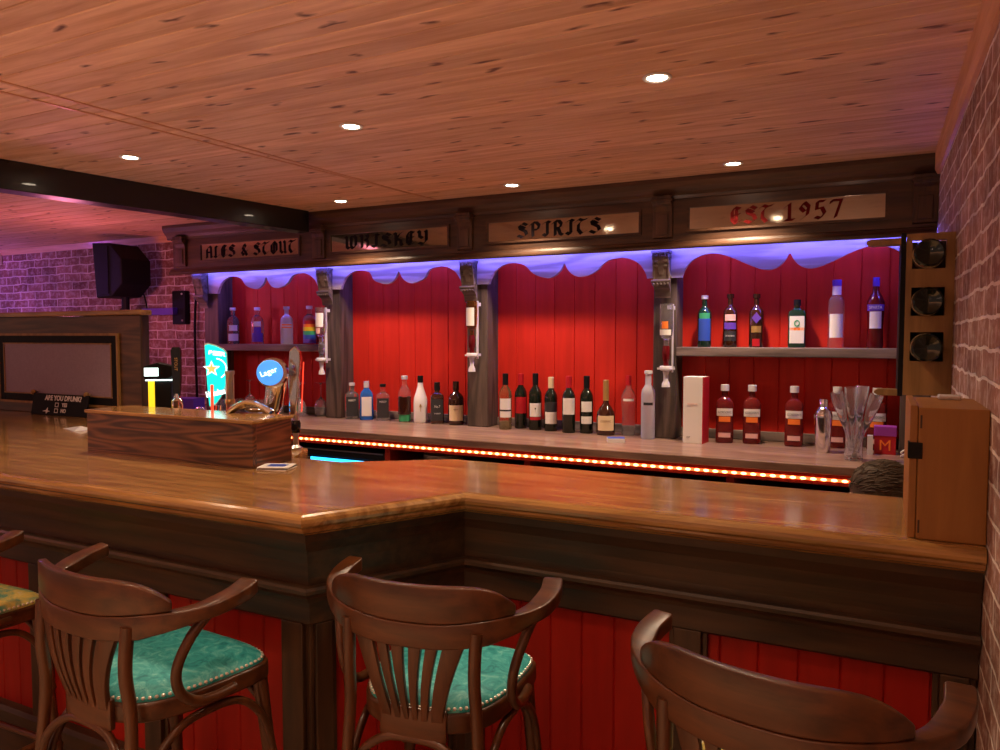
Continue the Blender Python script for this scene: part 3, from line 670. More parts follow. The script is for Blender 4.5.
# other items on the back counter
t = thing('gift_box', 'tall white and red bottle box against the third pillar', 'box', (-.833, 3.905, ZT), R(-6))
obj('carton', bx(-.05, .05, -.05, .05, 0, .34), [M['white']], t, bevel=.001)
obj('red_side', bx(.0502, .054, -.05, .05, 0, .34), M['redc'], t); text_obj('lettering', 'EST', .012, M['greyl'], t, (-.02, -.0515, .03), (PI/2, 0, 0), .0003)
text_obj('lettering', 'RESERVE', .014, M['pinkl'], t, (0, -.0515, .20), (PI/2, 0, 0), .0003)
t = thing('cocktail_shaker', 'polished steel cocktail shaker on the back counter', 'shaker', (-.222, 3.83, ZT))
bm = NB(); lathe(bm, [(0, 0), (.030, 0), (.032, .004), (.038, .11), (.040, .165), (.040, .17), (0, .17)], 28); obj('body', bm, M['steel'], t, smooth=True)
bm = NB(); lathe(bm, [(.041, .165), (.041, .175), (.036, .195), (.022, .212), (.019, .215), (0, .215)], 28); obj('strainer_top', bm, M['steel'], t, smooth=True)
bm = NB(); lathe(bm, [(.020, .212), (.020, .245), (.017, .252), (0, .253)], 24); obj('cap', bm, M['steel'], t, smooth=True)

def goblet_prof(kind):
    if kind == 'wine': return [(0, 0), (.036, 0), (.036, .002), (.010, .006), (.0035, .014), (.0035, .085), (.008, .095), (.030, .115), (.040, .145), (.039, .175), (.032, .205), (.0305, .205), (.0375, .175), (.0385, .146), (.029, .117), (.006, .099), (0, .098)]
    if kind == 'flute': return [(0, 0), (.030, 0), (.030, .002), (.006, .006), (.003, .012), (.003, .07), (.012, .085), (.024, .13), (.027, .18), (.024, .215), (.0225, .215), (.0255, .18), (.0225, .132), (.010, .088), (0, .086)]
    return [(0, 0), (.030, 0), (.036, .09), (.0345, .09), (.0285, .006), (0, .006)]
def glassware(kind, name, x, y, z, label, group, inv=False, sc=1.0, tilt=None):
    bm = NB(); lathe(bm, [(r*sc, h*sc) for r, h in goblet_prof(kind)], 22)
    if inv:
        h = max(q[1] for q in goblet_prof(kind))*sc
        bmesh.ops.rotate(bm, verts=bm.verts, matrix=Matrix.Rotation(PI, 3, 'X')); bmesh.ops.translate(bm, verts=bm.verts, vec=(0, 0, h+.0005))
    o = obj(name, bm, M['glassw'], None, (x, y, z), smooth=True, rot=tilt); tag(o, label, 'glass', group); return o
GW = 'upside down wine glasses on the left back counter'
for x, y, l in ((-3.50, 3.93, 'upturned wine glass, second from the first pillar'), (-3.40, 4.03, 'upturned wine glass closest to the first pillar'), (-3.62, 4.03, 'upturned wine glass behind the chrome tap tower'), (-4.074, 4.05, 'upturned wine glass by itself among the tumblers'), (-3.80, 4.04, 'upturned wine glass behind the round blue tap badge')):
    glassware('wine', 'wine_glass', x, y, ZT, l, GW, True, 1.12)
for k, (x, y) in enumerate(((-4.27, 4.03), (-4.19, 4.06), (-4.16, 3.95), (-3.99, 4.06), (-3.96, 3.95), (-3.90, 4.05), (-4.24, 3.93))):
    glassware('tumbler', 'tumbler', x, y, ZT, 'small upturned glass tumbler in the cluster left of the wine glasses', 'tumblers on the left back counter', True)

jug = thing('glass_jug', 'clear glass jug holding tools and upside down flutes', 'jug', (-.085, 3.66, ZT))
bm = NB(); lathe(bm, [(0, 0), (.036, 0), (.039, .004), (.035, .06), (.036, .12), (.043, .175), (.0415, .175), (.034, .12), (.033, .06), (.035, .014), (0, .012)], 28); obj('vessel', bm, M['glassw'], jug, smooth=True)
def flute_in_jug(dx, dy, ax, ay, lab, zo=.04):
    bm = NB(); lathe(bm, [(.0, 0), (.010, 0), (.011, .012), (.006, .05), (.007, .09), (.017, .15), (.026, .22), (.028, .27), (.0265, .27), (.0245, .22), (.015, .15), (.0, .10)], 18)
    o = obj('champagne_flute', bm, M['glassw'], None, (-.085+dx, 3.66+dy, ZT+zo), smooth=True, rot=(ax, ay, 0)); tag(o, lab, 'glass', 'glasses leaning out of the jug')
flute_in_jug(-.010, .0, R(4), R(-14), 'glass leaning furthest left out of the jug')
flute_in_jug(-.003, -.008, R(6), R(-3), 'glass standing upright in front in the jug', .055)
flute_in_jug(.006, .008, R(-6), R(5), 'glass at the back of the jug', .06)
flute_in_jug(.012, -.002, R(4), R(16), 'glass leaning furthest right out of the jug', .035)
t = thing('bar_spoon', 'twisted dark metal bar spoon standing in the jug', 'bar tool', (-.075, 3.65, ZT+.014), 0)
bm = NB(); pts = [(-.008+.030*i/40+.003*math.cos(i*.9), .003*math.sin(i*.9), .01+.19*i/40) for i in range(41)]
tube(bm, pts, .0035, 6); obj('handle', bm, M['steelm'], t, smooth=True); bm = NB(); ball(bm, (-.008, 0, .01), .012, 10, 8, (1, .4, 1)); obj('bowl', bm, M['steelm'], t, smooth=True)
t = thing('straw_box', 'purple and red straw box at the counter right end', 'box', (.040, 3.92, ZT), R(0))
obj('carton', bx(-.045, .045, -.03, .03, 0, .085), M['redc'], t, bevel=.001); obj('lid', bx(-.047, .047, -.032, .032, .085, .13), M['purple'], t, bevel=.002)
text_obj('lettering', 'M', .07, M['orange'], t, (0, -.0315, .04), (PI/2, 0, 0), .0004)
t = tag(obj('white_carton', bx(-.012, .012, -.02, .02, 0, .088), M['silver'], None, (-.022, 3.87, ZT), bevel=.001), 'narrow white carton between the jug and the purple box', 'box')
bm = NB(); tube(bm, catmull([(.0, 0, .004), (.02, -.01, .02), (.045, 0, .03), (.05, .01, .01), (.02, .01, .005), (.0, 0, .02), (.03, -.012, .045)], 6), .004, 8)
tag(obj('white_cable', bm, M['white'], None, (.105, 3.83, ZT+.001), smooth=True), 'loop of white cable at the counter right end', 'cable')
t = thing('card_pack', 'blue and white card packet lying on the back counter', 'card pack', (-1.20, 3.72, ZT), R(22))
obj('packet', bx(-.045, .045, -.032, .032, 0, .022), M['white'], t, bevel=.001); obj('flap', bx(-.044, .044, -.031, .031, .0222, .024), M['bluec'], t)
t = thing('blue_carton', 'dark blue carton at the left end of the back counter', 'box', (-4.36, 3.75, ZT), R(10))
obj('carton', bx(-.10, .09, -.06, .06, 0, .11), M['violet'], t, bevel=.002); obj('label', bx(-.085, -.045, -.0615, -.0602, .02, .08), M['white'], t)
bm = NB(); ball(bm, (0, 0, .03), .03, 12, 10, (1.2, .8, 1)); tube(bm, catmull([(.03, 0, .03), (.05, -.01, .05), (.055, 0, .02)], 4), .006, 8)
tag(obj('metal_pourer', bm, M['steel'], None, (-4.22, 3.72, ZT), smooth=True), 'small shiny metal pourer beside the blue carton', 'bar tool')

# ------------------------------------------------------------------ front bar
OUT = [(-6.0, 1.475), (-1.315, 1.475), (-1.075, 1.907), (.222, 1.907)]
INN = [(.222, 2.43), (-1.42, 2.43), (-1.76, 2.19), (-1.985, 2.19), (-2.09, 2.39), (-2.3, 2.46), (-3.35, 2.46), (-3.35, 3.05), (-6.0, 3.05)]
def offs(pts, d):
    """offset an open polyline towards +y side (into the bar)"""
    out = []
    for i, p in enumerate(pts):
        ds = []
        for a, b_ in ((i-1, i), (i, i+1)):
            if a < 0 or b_ >= len(pts): continue
            v = Vector((pts[b_][0]-pts[a][0], pts[b_][1]-pts[a][1])).normalized(); ds.append(Vector((-v.y, v.x)))
        if len(ds) == 1: n = ds[0]; k = 1
        else: n = (ds[0]+ds[1]).normalized(); k = 1/max(n.dot(ds[0]), .3)
        out.append((p[0]+n.x*d*k, p[1]+n.y*d*k))
    return out
def loft(bm, prof, closed=True):
    """sweep a (depth into bar, z) profile along the bar's front line"""
    rows = [[bm.verts.new((p[0], p[1], z)) for p in offs(OUT, d)] for d, z in prof]
    m = len(rows)
    for i in range(m if closed else m-1):
        a, b_ = rows[i], rows[(i+1) % m]
        for k in range(len(OUT)-1): bm.faces.new((a[k], a[k+1], b_[k+1], b_[k]))
    if closed:
        bm.faces.new([r[0] for r in rows]); bm.faces.new([r[-1] for r in rows])
    return bm
btp = thing('worktop', 'long varnished brown wooden bar top with rounded front edge', 'bar top')
bm = prism(NB(), offs(OUT, .028)+INN, 1.098, ZB, 'z')
obj('top_board', bm, M['top'], btp)
bm = loft(NB(), [(.028, 1.134), (.018, 1.1345), (.007, 1.131), (.001, 1.124), (0, 1.115), (.003, 1.106), (.010, 1.100), (.014, 1.098), (.014, 1.092), (.020, 1.084), (.028, 1.080), (.036, 1.074), (.05, 1.074), (.05, 1.097), (.028, 1.097)])
obj('edge_moulding', bm, M['top'], btp)
bf = thing('bar_counter', 'dark panelled bar front with red tongue and groove panels', 'bar front')
bm = loft(NB(), [(.045, 1.074), (.048, 1.05), (.062, 1.02), (.070, .985), (.074, .945), (.074, .925), (.14, .925), (.14, 1.074)])
obj('fascia', bm, M['dark'], bf)
bm = loft(NB(), [(.05, .925), (.046, .918), (.046, .908), (.054, .902), (.062, .892), (.066, .880), (.14, .880), (.14, .925)])
obj('ledge_moulding', bm, M['dark'], bf)
bm = loft(NB(), [(.085, .88), (.085, .815), (.092, .808), (.14, .808), (.14, .88)]); obj('top_rail', bm, M['dark'], bf)
bm = loft(NB(), [(.075, 0), (.075, .255), (.085, .268), (.14, .268), (.14, 0)]); obj('plinth', bm, M['dark'], bf)
IN = offs(OUT, .115)
segs = [((-4.6, IN[0][1]), IN[1]), (IN[1], IN[2]), (IN[2], (.222, IN[2][1]))]
for (a, c) in segs:
    v = Vector((c[0]-a[0], c[1]-a[1])); Ln = v.length; ang = math.atan2(v.y, v.x)
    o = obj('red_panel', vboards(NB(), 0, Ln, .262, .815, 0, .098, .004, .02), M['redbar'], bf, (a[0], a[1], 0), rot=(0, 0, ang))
def stile(seg, s0, s1):
    (a, c) = segs[seg]; v = Vector((c[0]-a[0], c[1]-a[1])).normalized(); ang = math.atan2(v.y, v.x)
    bm = NB(); box(bm, s0, s1, -.030, -.001, .266, .812)
    for q in (s0-.014, s1): box(bm, q, q+.014, -.016, -.001, .266, .812)
    obj('stile', bm, M['darkz'], bf, (a[0], a[1], 0), rot=(0, 0, ang), bevel=.003)
L0 = IN[1][0]+4.6
for s in (L0-.085, L0-.66, L0-1.24, L0-1.9, L0-2.55): stile(0, s, s+.075)
L1 = (Vector(IN[2])-Vector(IN[1])).length
stile(1, .0, .05); stile(1, L1-.05, L1-.01)
L2 = .222-IN[2][0]
stile(2, .015, .06); stile(2, L2-.70, L2-.625); stile(2, L2-.075, L2-.015)
bm = NB()   # rear carcass of the bar
box(bm, -4.5, -3.40, 2.95, 2.98, 0, 1.098); box(bm, -3.38, -2.10, 2.40, 2.42, 0, 1.098); box(bm, -1.40, .222, 2.38, 2.40, 0, 1.098)
obj('rear_panel', bm, M['darkz'], bf)

# box plinth on the bar
bxr = thing('wooden_tap_box', 'long oak boxed plinth standing on the bar before the taps', 'wooden box', (-2.383, 1.935, ZB))
obj('front_board', bx(-.445, .445, 0, .02, 0, .156), M['boxw'], bxr, bevel=.001)
obj('side_board', bx(.425, .444, .0202, .195, 0, .156), M['boxy'], bxr); obj('side_board', bx(-.444, -.425, .0202, .195, 0, .156), M['boxy'], bxr)
obj('back_board', bx(-.424, .424, .176, .195, 0, .156), M['boxw'], bxr)
obj('lid', bx(-.452, .452, -.008, .202, .1562, .170), M['top'], bxr, bevel=.004)
# papers by the box
t = thing('coaster_stack', 'small stack of printed cards beside the oak box', 'cards', (-1.875, 1.985, ZB), R(20))
for k in range(3): obj('card', bx(-.055, .055, -.045, .045, k*.0035, k*.0035+.003), M['white'] if k != 1 else M['greyl'], t, rot=(0, 0, R(4*k-4)))
obj('card_print', bx(-.03, .035, -.02, .025, .0101, .0105), M['bluec'], t)
bm = NB(); v_ = [bm.verts.new(p) for p in ((-.14, .0, .0), (.02, -.05, .0), (.06, .05, .0), (.0, .0, .02))]
for f in ((0, 1, 3), (1, 2, 3), (2, 0, 3), (0, 2, 1)): bm.faces.new([v_[i] for i in f])
tag(obj('folded_leaflet', bm, M['silver'], None, (-3.50, 2.36, ZB+.0005)), 'pale folded leaflet lying on the bar before the screen', 'leaflet')

# beer fonts behind the box
YT = 2.31
t = thing('beer_font', 'yellow columned beer font with a white lit head', 'beer tap', (-2.90, YT, ZB), R(40))
bm = NB(); box(bm, -.022, .002, -.022, .02, 0, .30); obj('column', bm, M['yelglow'], t, bevel=.004)
bm = NB(); box(bm, .004, .075, -.02, .03, 0, .30); obj('column_body', bm, M['black'], t, bevel=.006)
bm = prism(NB(), [(-.035, .27), (.06, .27), (.085, .285), (.085, .33), (.02, .345), (-.035, .33)], -.035, .035, 'y'); hd = obj('head', bm, M['black'], t, bevel=.004)
obj('lit_badge', bx(-.033, .025, -.038, -.0355, .285, .322), M['whiteglow'], hd); obj('lamp_lip', bx(-.03, .08, -.036, .0, .264, .2695), M['whiteglow'], hd)
t = thing('beer_font', 'tall black tap handle on a chrome font', 'beer tap', (-2.755, YT, ZB), R(35))
bm = NB(); lathe(bm, [(0, 0), (.035, 0), (.035, .01), (.018, .02), (.016, .13), (.024, .15), (.024, .18), (.014, .19), (.012, .21), (0, .21)], 20); obj('chrome_base', bm, M['steel'], t, smooth=True)
bm = prism(NB(), [(-.014, .20), (.014, .20), (.020, .28), (.022, .40), (.016, .415), (-.016, .415), (-.022, .40), (-.018, .28)], -.010, .010, 'y'); hn = obj('handle', bm, M['blackg'], t, bevel=.004)
text_obj('lettering', 'STOUT', .018, M['gold'], hn, (0, -.0115, .34), (PI/2, PI/2, 0), .0005)
# green lit font: half-oval lens
t = thing('beer_font', 'beer font with big glowing green lens, star and lettering', 'beer tap', (-2.515, YT, ZB), R(42))
bm = NB(); lathe(bm, [(0, 0), (.04, 0), (.04, .01), (.022, .025), (.018, .10), (.022, .17), (0, .17)], 20); obj('chrome_base', bm, M['steel'], t, smooth=True)
lens = [(x_*.82, z_) for x_, z_ in [(-.052, .425), (-.035, .428), (0, .42), (.035, .405), (.05, .39)]+[(.052, .34), (.050, .29), (.042, .25), (.02, .205), (.0, .18), (-.02, .168), (-.034, .165), (-.04, .22), (-.047, .33)]]
bm = prism(NB(), lens, -.016, .012, 'y'); ln = obj('lens', bm, M['tealglow'], t, bevel=.004)
bm = prism(NB(), [(x*1.08, z+(z-.30)*.05) for x, z in lens], .0125, .020, 'y'); obj('lens_back', bm, M['steelm'], t)
st = [(math.sin(k*PI/5)*(.026 if k % 2 == 0 else .011)-.016, math.cos(k*PI/5)*(.026 if k % 2 == 0 else .011)+.325) for k in range(10)]
st2 = [(-.016+(x+.016)*1.35, .325+(z-.325)*1.35) for x, z in st]
obj('star_outline', prism(NB(), st2, -.0175, -.0163, 'y'), M['whiteglow'], ln); obj('star', prism(NB(), st, -.0192, -.0177, 'y'), M['orangeglow'], ln)
text_obj('lettering', 'BEER', .024, M['whiteglow'], ln, (.006, -.0172, .389), (PI/2, R(8), 0), .0006, 1.3, .001)
text_obj('lettering', 'Heineken', .032, M['whiteglow'], ln, (-.002, -.0172, .222), (PI/2, R(-12), 0), .0006, .62, .002)
bm = NB(); tube(bm, [(.043*math.cos(a), -.0172, .325+.043*math.sin(a)) for a in [R(-60+k*12) for k in range(13)]], .0025, 6); obj('ring', bm, M['whiteglow'], ln)
t = thing('tap_column', 'slim straight chrome column between green lens and oval badge', 'beer tap', (-2.415, YT-.02, ZB))
bm = NB(); lathe(bm, [(0, 0), (.022, 0), (.022, .01), (.017, .015), (.017, .30), (.020, .305), (.020, .318), (0, .318)], 20); obj('tube', bm, M['steelm'], t, smooth=True)
bm = NB(); lathe(bm, [(0, .18), (.019, .18), (.021, .19), (.019, .20), (0, .20)], 20); obj('collar', bm, M['brass'], t, smooth=True)
bm = NB(); lathe(bm, [(0, 0), (.006, 0), (.006, .26), (0, .26)], 10)
tag(obj('red_lit_tube', bm, M['redglow'], None, (-2.475, YT-.06, ZB), smooth=True), 'thin red glowing tube beside the green tap lens', 'light')
# oval badge font
t = thing('beer_font', 'curved chrome beer font with a tilted oval blue badge', 'beer tap', (-2.135, YT-.05, ZB-.028), R(43))
bm = NB(); tube(bm, catmull([(-.02, 0, .0285), (-.02, 0, .18), (-.01, 0, .22), (.0, -.01, .28), (.005, -.015, .33)], 6), [.03, .042], 14); obj('neck', bm, M['steel'], t, smooth=True)
bm = NB(); lathe(bm, [(0, 0), (.055, 0), (.060, .006), (.060, .020), (.052, .03), (0, .03)], 28, ky=1.0)
bmesh.ops.rotate(bm, verts=bm.verts, matrix=Matrix.Rotation(R(82), 3, 'X')); bmesh.ops.rotate(bm, verts=bm.verts, matrix=Matrix.Rotation(R(20), 3, 'Y')); bmesh.ops.translate(bm, verts=bm.verts, vec=(-.01, -.025, .345)); bg = obj('badge_housing', bm, M['steel'], t, smooth=True)
bm = NB(); lathe(bm, [(0, 0), (.050, 0), (.047, .006), (0, .009)], 28)
bmesh.ops.rotate(bm, verts=bm.verts, matrix=Matrix.Rotation(R(82), 3, 'X')); bmesh.ops.rotate(bm, verts=bm.verts, matrix=Matrix.Rotation(R(20), 3, 'Y')); bmesh.ops.translate(bm, verts=bm.verts, vec=(-.02, -.056, .349)); obj('blue_lens', bm, M['blueglow'], bg, smooth=True)
text_obj('lettering', 'Lager', .03, M['whiteglow'], bg, (-.025, -.066, .352), (R(82), R(-20), 0), .0005)
# dome in front of it resting on the box lid
t = thing('chrome_drip_guard', 'shiny curved chrome guard on top of the oak box', 'bar fitting', (-2.135, 2.13, ZB+.17), R(20))
bm = NB(); 
for k in range(3): tube(bm, [(-.09+.17*i/12, -.015+k*.015, .003+(.040-.006*k)*math.sin(PI*i/12)) for i in range(13)], .009, 8)
obj('arch', bm, M['steel'], t, smooth=True); bm = NB(); ball(bm, (.02, .01, .014), .028, 14, 8, (1.9, 1, .5)); obj('dome', bm, M['steel'], t, smooth=True)
# angular tap tower
t = thing('tap_tower', 'tall angular chrome tap tower at the box right end', 'beer tap', (-2.115, 2.35, ZB), R(30))
bm = prism(NB(), [(-.022, .14), (.004, .14), (.026, .37), (.024, .40), (.004, .425), (-.018, .405), (-.026, .30)], -.018, .018, 'y'); obj('tower', bm, M['steel'], t, bevel=.005)
bm = NB(); lathe(bm, [(0, 0), (.024, 0), (.024, .01), (.012, .02), (.012, .15), (0, .15)], 16); obj('stem', bm, M['steelm'], t, smooth=True)
bm = NB(); lathe(bm, [(0, .07), (.018, .07), (.02, .08), (.02, .11), (.016, .12), (0, .12)], 16); tube(bm, [(0, 0, .095), (.0, -.045, .095)], .010, 10); obj('valve', bm, M['blackg'], t, smooth=True)
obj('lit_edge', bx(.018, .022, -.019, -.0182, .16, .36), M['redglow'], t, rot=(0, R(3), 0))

# ------------------------------------------------------------------ left partition with framed panel and black sign
YQ = 2.79
pt = thing('wooden_partition', 'dark wooden partition behind the left end of the bar', 'partition', (0, 0, 0))
obj('body', bx(-6.0, -3.60, YQ, YQ+.04, ZB+.0005, 1.712), M['part'], pt, bevel=.003)
obj('cap_rail', bx(-6.0, -3.575, YQ-.02, YQ+.055, 1.7125, 1.742), M['top'], pt, bevel=.006)
obj('corner_post', bx(-3.60, -3.585, YQ-.008, YQ+.041, ZB+.0005, 1.712), M['darkz'], pt, bevel=.003)
pf = thing('framed_panel', 'black framed pale lined panel mounted on the partition', 'panel', (0, 0, 0))
bm = NB(); x0, x1, z0, z1 = -4.885, -3.79, 1.205, 1.60
for a, c, e0, f0 in ((x0, x0+.045, z0, z1), (x1-.045, x1, z0, z1), (x0+.045, x1-.045, z0, z0+.045), (x0+.045, x1-.045, z1-.045, z1)): box(bm, a, c, YQ-.012, YQ-.0005, e0, f0)
obj('frame', bm, M['black'], pf, bevel=.002)
bm = NB()
for a, c, e0, f0 in ((x0-.014, x0, z0-.014, z1+.014), (x1, x1+.014, z0-.014, z1+.014), (x0, x1, z0-.014, z0), (x0, x1, z1, z1+.014), (x0+.04, x1-.04, z0+.043, z0+.05), (x0+.04, x1-.04, z1-.05, z1-.043), (x1-.05, x1-.043, z0+.05, z1-.05), (x0+.043, x0+.05, z0+.05, z1-.05)): box(bm, a, c, YQ-.0145, YQ-.0008, e0, f0)
obj('gold_trim', bm, M['rack'], pf)
bm = NB(); box(bm, x0+.05, x1-.05, YQ-.008, YQ-.0008, z0+.05, z1-.05)
for k in range(30): z = z0+.055+k*.0097; box(bm, x0+.05, x1-.05, YQ-.0095, YQ-.008, z, z+.0045)
obj('lined_panel', bm, M['panel'], pf)
sg = thing('drunk_sign', 'small black sign asking ARE YOU DRUNK on the bar', 'sign', (-4.245, YQ-.065, ZB+.001))
obj('board', bx(-.255, .255, 0, .008, 0, .125), M['black'], sg, bevel=.002, rot=(R(-10), 0, 0))
rt = (R(80), 0, 0)
def sy(z): return (-.0015+z*math.sin(R(10)), z*math.cos(R(10)))
y_, z_ = sy(.100); text_obj('lettering', 'ARE YOU DRUNK?', .040, M['white'], sg, (.03, y_, z_), rt, .0005, 1.0, .0015)
y_, z_ = sy(.062); text_obj('lettering', 'YES', .030, M['white'], sg, (.05, y_, z_), rt, .0005, 1, .001)
y_, z_ = sy(.028); text_obj('lettering', 'NO', .030, M['white'], sg, (.045, y_, z_), rt, .0005, 1, .001)
for zc in (.062, .028):
    bm = NB(); s = .016
    for a, c, e0, f0 in ((-s, s, -s*.8, -s*.8+.004), (-s, s, s*.8-.004, s*.8), (-s, -s+.004, -s*.8, s*.8), (s-.004, s, -s*.8, s*.8)): box(bm, a, c, -.0005, .0004, e0, f0)
    y_, z_ = sy(zc); obj('tick_box', bm, M['white'], sg, (-.02, y_, z_), rot=(R(-10), 0, 0))
bm = NB(); prism(bm, [(-.15, .02), (-.115, .028), (-.10, .045), (-.098, .026), (-.075, .022), (-.098, .018), (-.11, .006), (-.115, .02)], -.0012, -.0006, 'y'); obj('emblem', bm, M['white'], sg, rot=(R(-10), 0, 0))
for x, l in ((-4.52, 'left'), (-4.03, 'right')):
    t = thing('picture_clip', 'small pale clip above the %s corner of the black sign' % l, 'clip', (x, YQ-.012, 1.262), 0, 'clips on the panel frame')
    bm = NB(); ball(bm, (0, -.02, 0), .016, 12, 8); obj('knob', bm, M['rack'], t, smooth=True); bm = NB(); tube(bm, [(0, -.012, 0), (0, .0115, 0)], .006, 8); obj('pin', bm, M['steelm'], t)

# ------------------------------------------------------------------ left wall fittings
sp = thing('wall_speaker', 'black angular speaker hanging on the far brick wall', 'speaker', (-5.33, 4.00, 0))
bm = NB()
poly = [(-.25, -.17, ), (-.21, .0), (-.21, .0)]
outl = [(-.19, 2.325), (.01, 2.315), (.15, 2.19), (.15, 2.0), (.03, 1.905), (-.155, 1.895)]
prism(bm, outl, -.14, .12, 'y'); obj('cabinet', bm, M['black'], sp, bevel=.008)
bm = prism(NB(), [(-.17, 2.30), (.0, 2.29), (.0, 1.93), (-.14, 1.92)], -.147, -.1402, 'y'); obj('grille', bm, M['black'], sp)
bm = NB(); tube(bm, [(.0, .0, 1.915), (.0, .0, 1.74)], .03, 12); tube(bm, [(-.05, .0, 1.80), (.0, .0, 1.80)], .018, 10); obj('pole', bm, M['black'], sp)
sb = thing('speaker_bracket', 'blue-violet arm and black plate fixed to the brick wall', 'bracket', (0, 0, 0))
obj('wall_plate', bx(-5.045, -4.90, 4.20, YB-.001, 1.69, 1.955), M['black'], sb, bevel=.006)
obj('arm', bx(-5.34, -4.98, 4.15, 4.198, 1.765, 1.82), M['violet'], sb, bevel=.003)
bm = NB()
for z in (1.72, 1.93): ball(bm, (-4.93, 4.198, z), .008, 8, 6)
obj('bolt', bm, M['steelm'], sb)
bm = NB(); tube(bm, catmull([(-5.45, 4.22, 1.98), (-5.38, 4.2, 1.95), (-5.36, 4.22, 1.80), (-5.38, 4.222, 1.55), (-5.39, 4.222, 1.1)], 6), .006, 6); tag(obj('speaker_cable', bm, M['black'], None, smooth=True), 'thin black cable curling down from the wall speaker', 'cable')
bm = NB(); tube(bm, catmull([(-4.80, 4.222, 1.90), (-4.82, 4.222, 1.6), (-4.81, 4.222, 1.1), (-4.82, 4.222, .6)], 6), .010, 6); tag(obj('power_cable', bm, M['black'], None, smooth=True), 'black cable running down the brick beside the back bar', 'cable')
t = thing('alarm_sensor', 'small white sensor box high on the far left wall', 'sensor', (-7.42, YB-.001, 2.33)); obj('case', bx(-.05, .05, -.05, 0, -.07, .07), M['white'], t, bevel=.01); obj('sensor_lens', bx(-.025, .025, -.053, -.0502, -.05, -.01), M['silver'], t)

# ------------------------------------------------------------------ wine rack on the right wall
wr = thing('wine_rack', 'pine wine rack with three holes fixed to the right wall', 'wine rack', (0, 0, 0))
xa, xb_, ya, yb = .080, .2245, 2.95, 3.24
holes = [(1.845, 1.925-.085+.0), (0, 0)]
hz = [(1.828, 1.925), (1.668, 1.765), (1.512, 1.612)]
bm = NB(); prev = 1.395
for z0, z1 in hz[::-1]: box(bm, xa, xb_, ya, ya+.02, prev, z0); prev = z1
box(bm, xa, xb_, ya, ya+.02, prev, 1.948)
for z0, z1 in hz: box(bm, xa, xa+.018, ya, ya+.02, z0, z1); box(bm, .198, xb_, ya, ya+.02, z0, z1)
obj('front_board', bm, M['rack'], wr)
obj('side_board', bx(xa-.016, xa-.001, ya, yb, 1.39, 1.952), M['black'], wr); obj('back_board', bx(xa, xb_, yb-.015, yb, 1.395, 1.948), M['darkz'], wr)
bm = NB()
for z0, z1 in hz: box(bm, xa, xb_, ya+.0205, yb-.0155, z0-.012, z0)
obj('cradle', bm, M['rack'], wr)
def arm(z, x0, nm):
    bm = NB(); th_ = .022
    pts = [(xa-.017, -th_/2), (xa-.017, th_/2), (x0+.015, th_/2), (x0+.004, th_/4), (x0, 0), (x0+.004, -th_/4), (x0+.015, -th_/2)]
    prism(bm, [(a, z+c) for a, c in pts], ya+.0, ya+.05, 'y'); obj('arm', bm, M['rack'], wr)
arm(1.925, -.045, 0); arm(1.402, -.01, 1)
for (z0, z1), l in zip(hz, ('top', 'middle', 'bottom')):
    zc = z0+.0478
    t = thing('wine_bottle', 'dark wine bottle lying in the %s hole of the rack' % l, 'bottle', (.146, ya-.075, zc), 0, 'bottles lying in the wine rack')
    bm = NB(); lathe(bm, [(0, .012), (.026, .004), (.040, 0), (.046, .006), (.047, .02), (.047, .19), (.036, .215), (.017, .245), (.0145, .26), (.0145, .28), (0, .28)], 26)
    bmesh.ops.rotate(bm, verts=bm.verts, matrix=Matrix.Rotation(R(-90), 3, 'X')); obj('glass_body', bm, M['dwine'], t, smooth=True)
    bm = NB(); lb = lathe(bm, [(.0476, .06), (.0476, .15)], 26); bmesh.ops.rotate(bm, verts=bm.verts, matrix=Matrix.Rotation(R(-90), 3, 'X'))
    obj('label', bm, M['cream'], t, smooth=True)

# ------------------------------------------------------------------ orange cabinet on the bar
oc = thing('orange_cabinet', 'plain orange brown wooden cabinet standing on the bar against brick wall', 'cabinet', (.086, 1.945, ZB))
obj('body', bx(.001, .138, 0, .34, .0005, .302), M['cab'], oc, bevel=.003)
obj('side_door', bx(-.016, .0, .004, .336, .0005, .306), M['cab'], oc, bevel=.002)
obj('latch', bx(-.019, .010, -.003, .030, .185, .222), M['black'], oc, bevel=.001)
obj('hinge', bx(.004, .008, -.0015, .0002, .255, .285), M['darkz'], oc); obj('hinge', bx(.004, .008, -.0015, .0002, .015, .045), M['darkz'], oc)
t = tag(obj('white_tissue', bx(-.02, .03, -.02, .02, 0, .012), M['silver'], None, (.16, 2.22, ZB+.3025), bevel=.004), 'small white packet on top of the orange cabinet', 'packet')

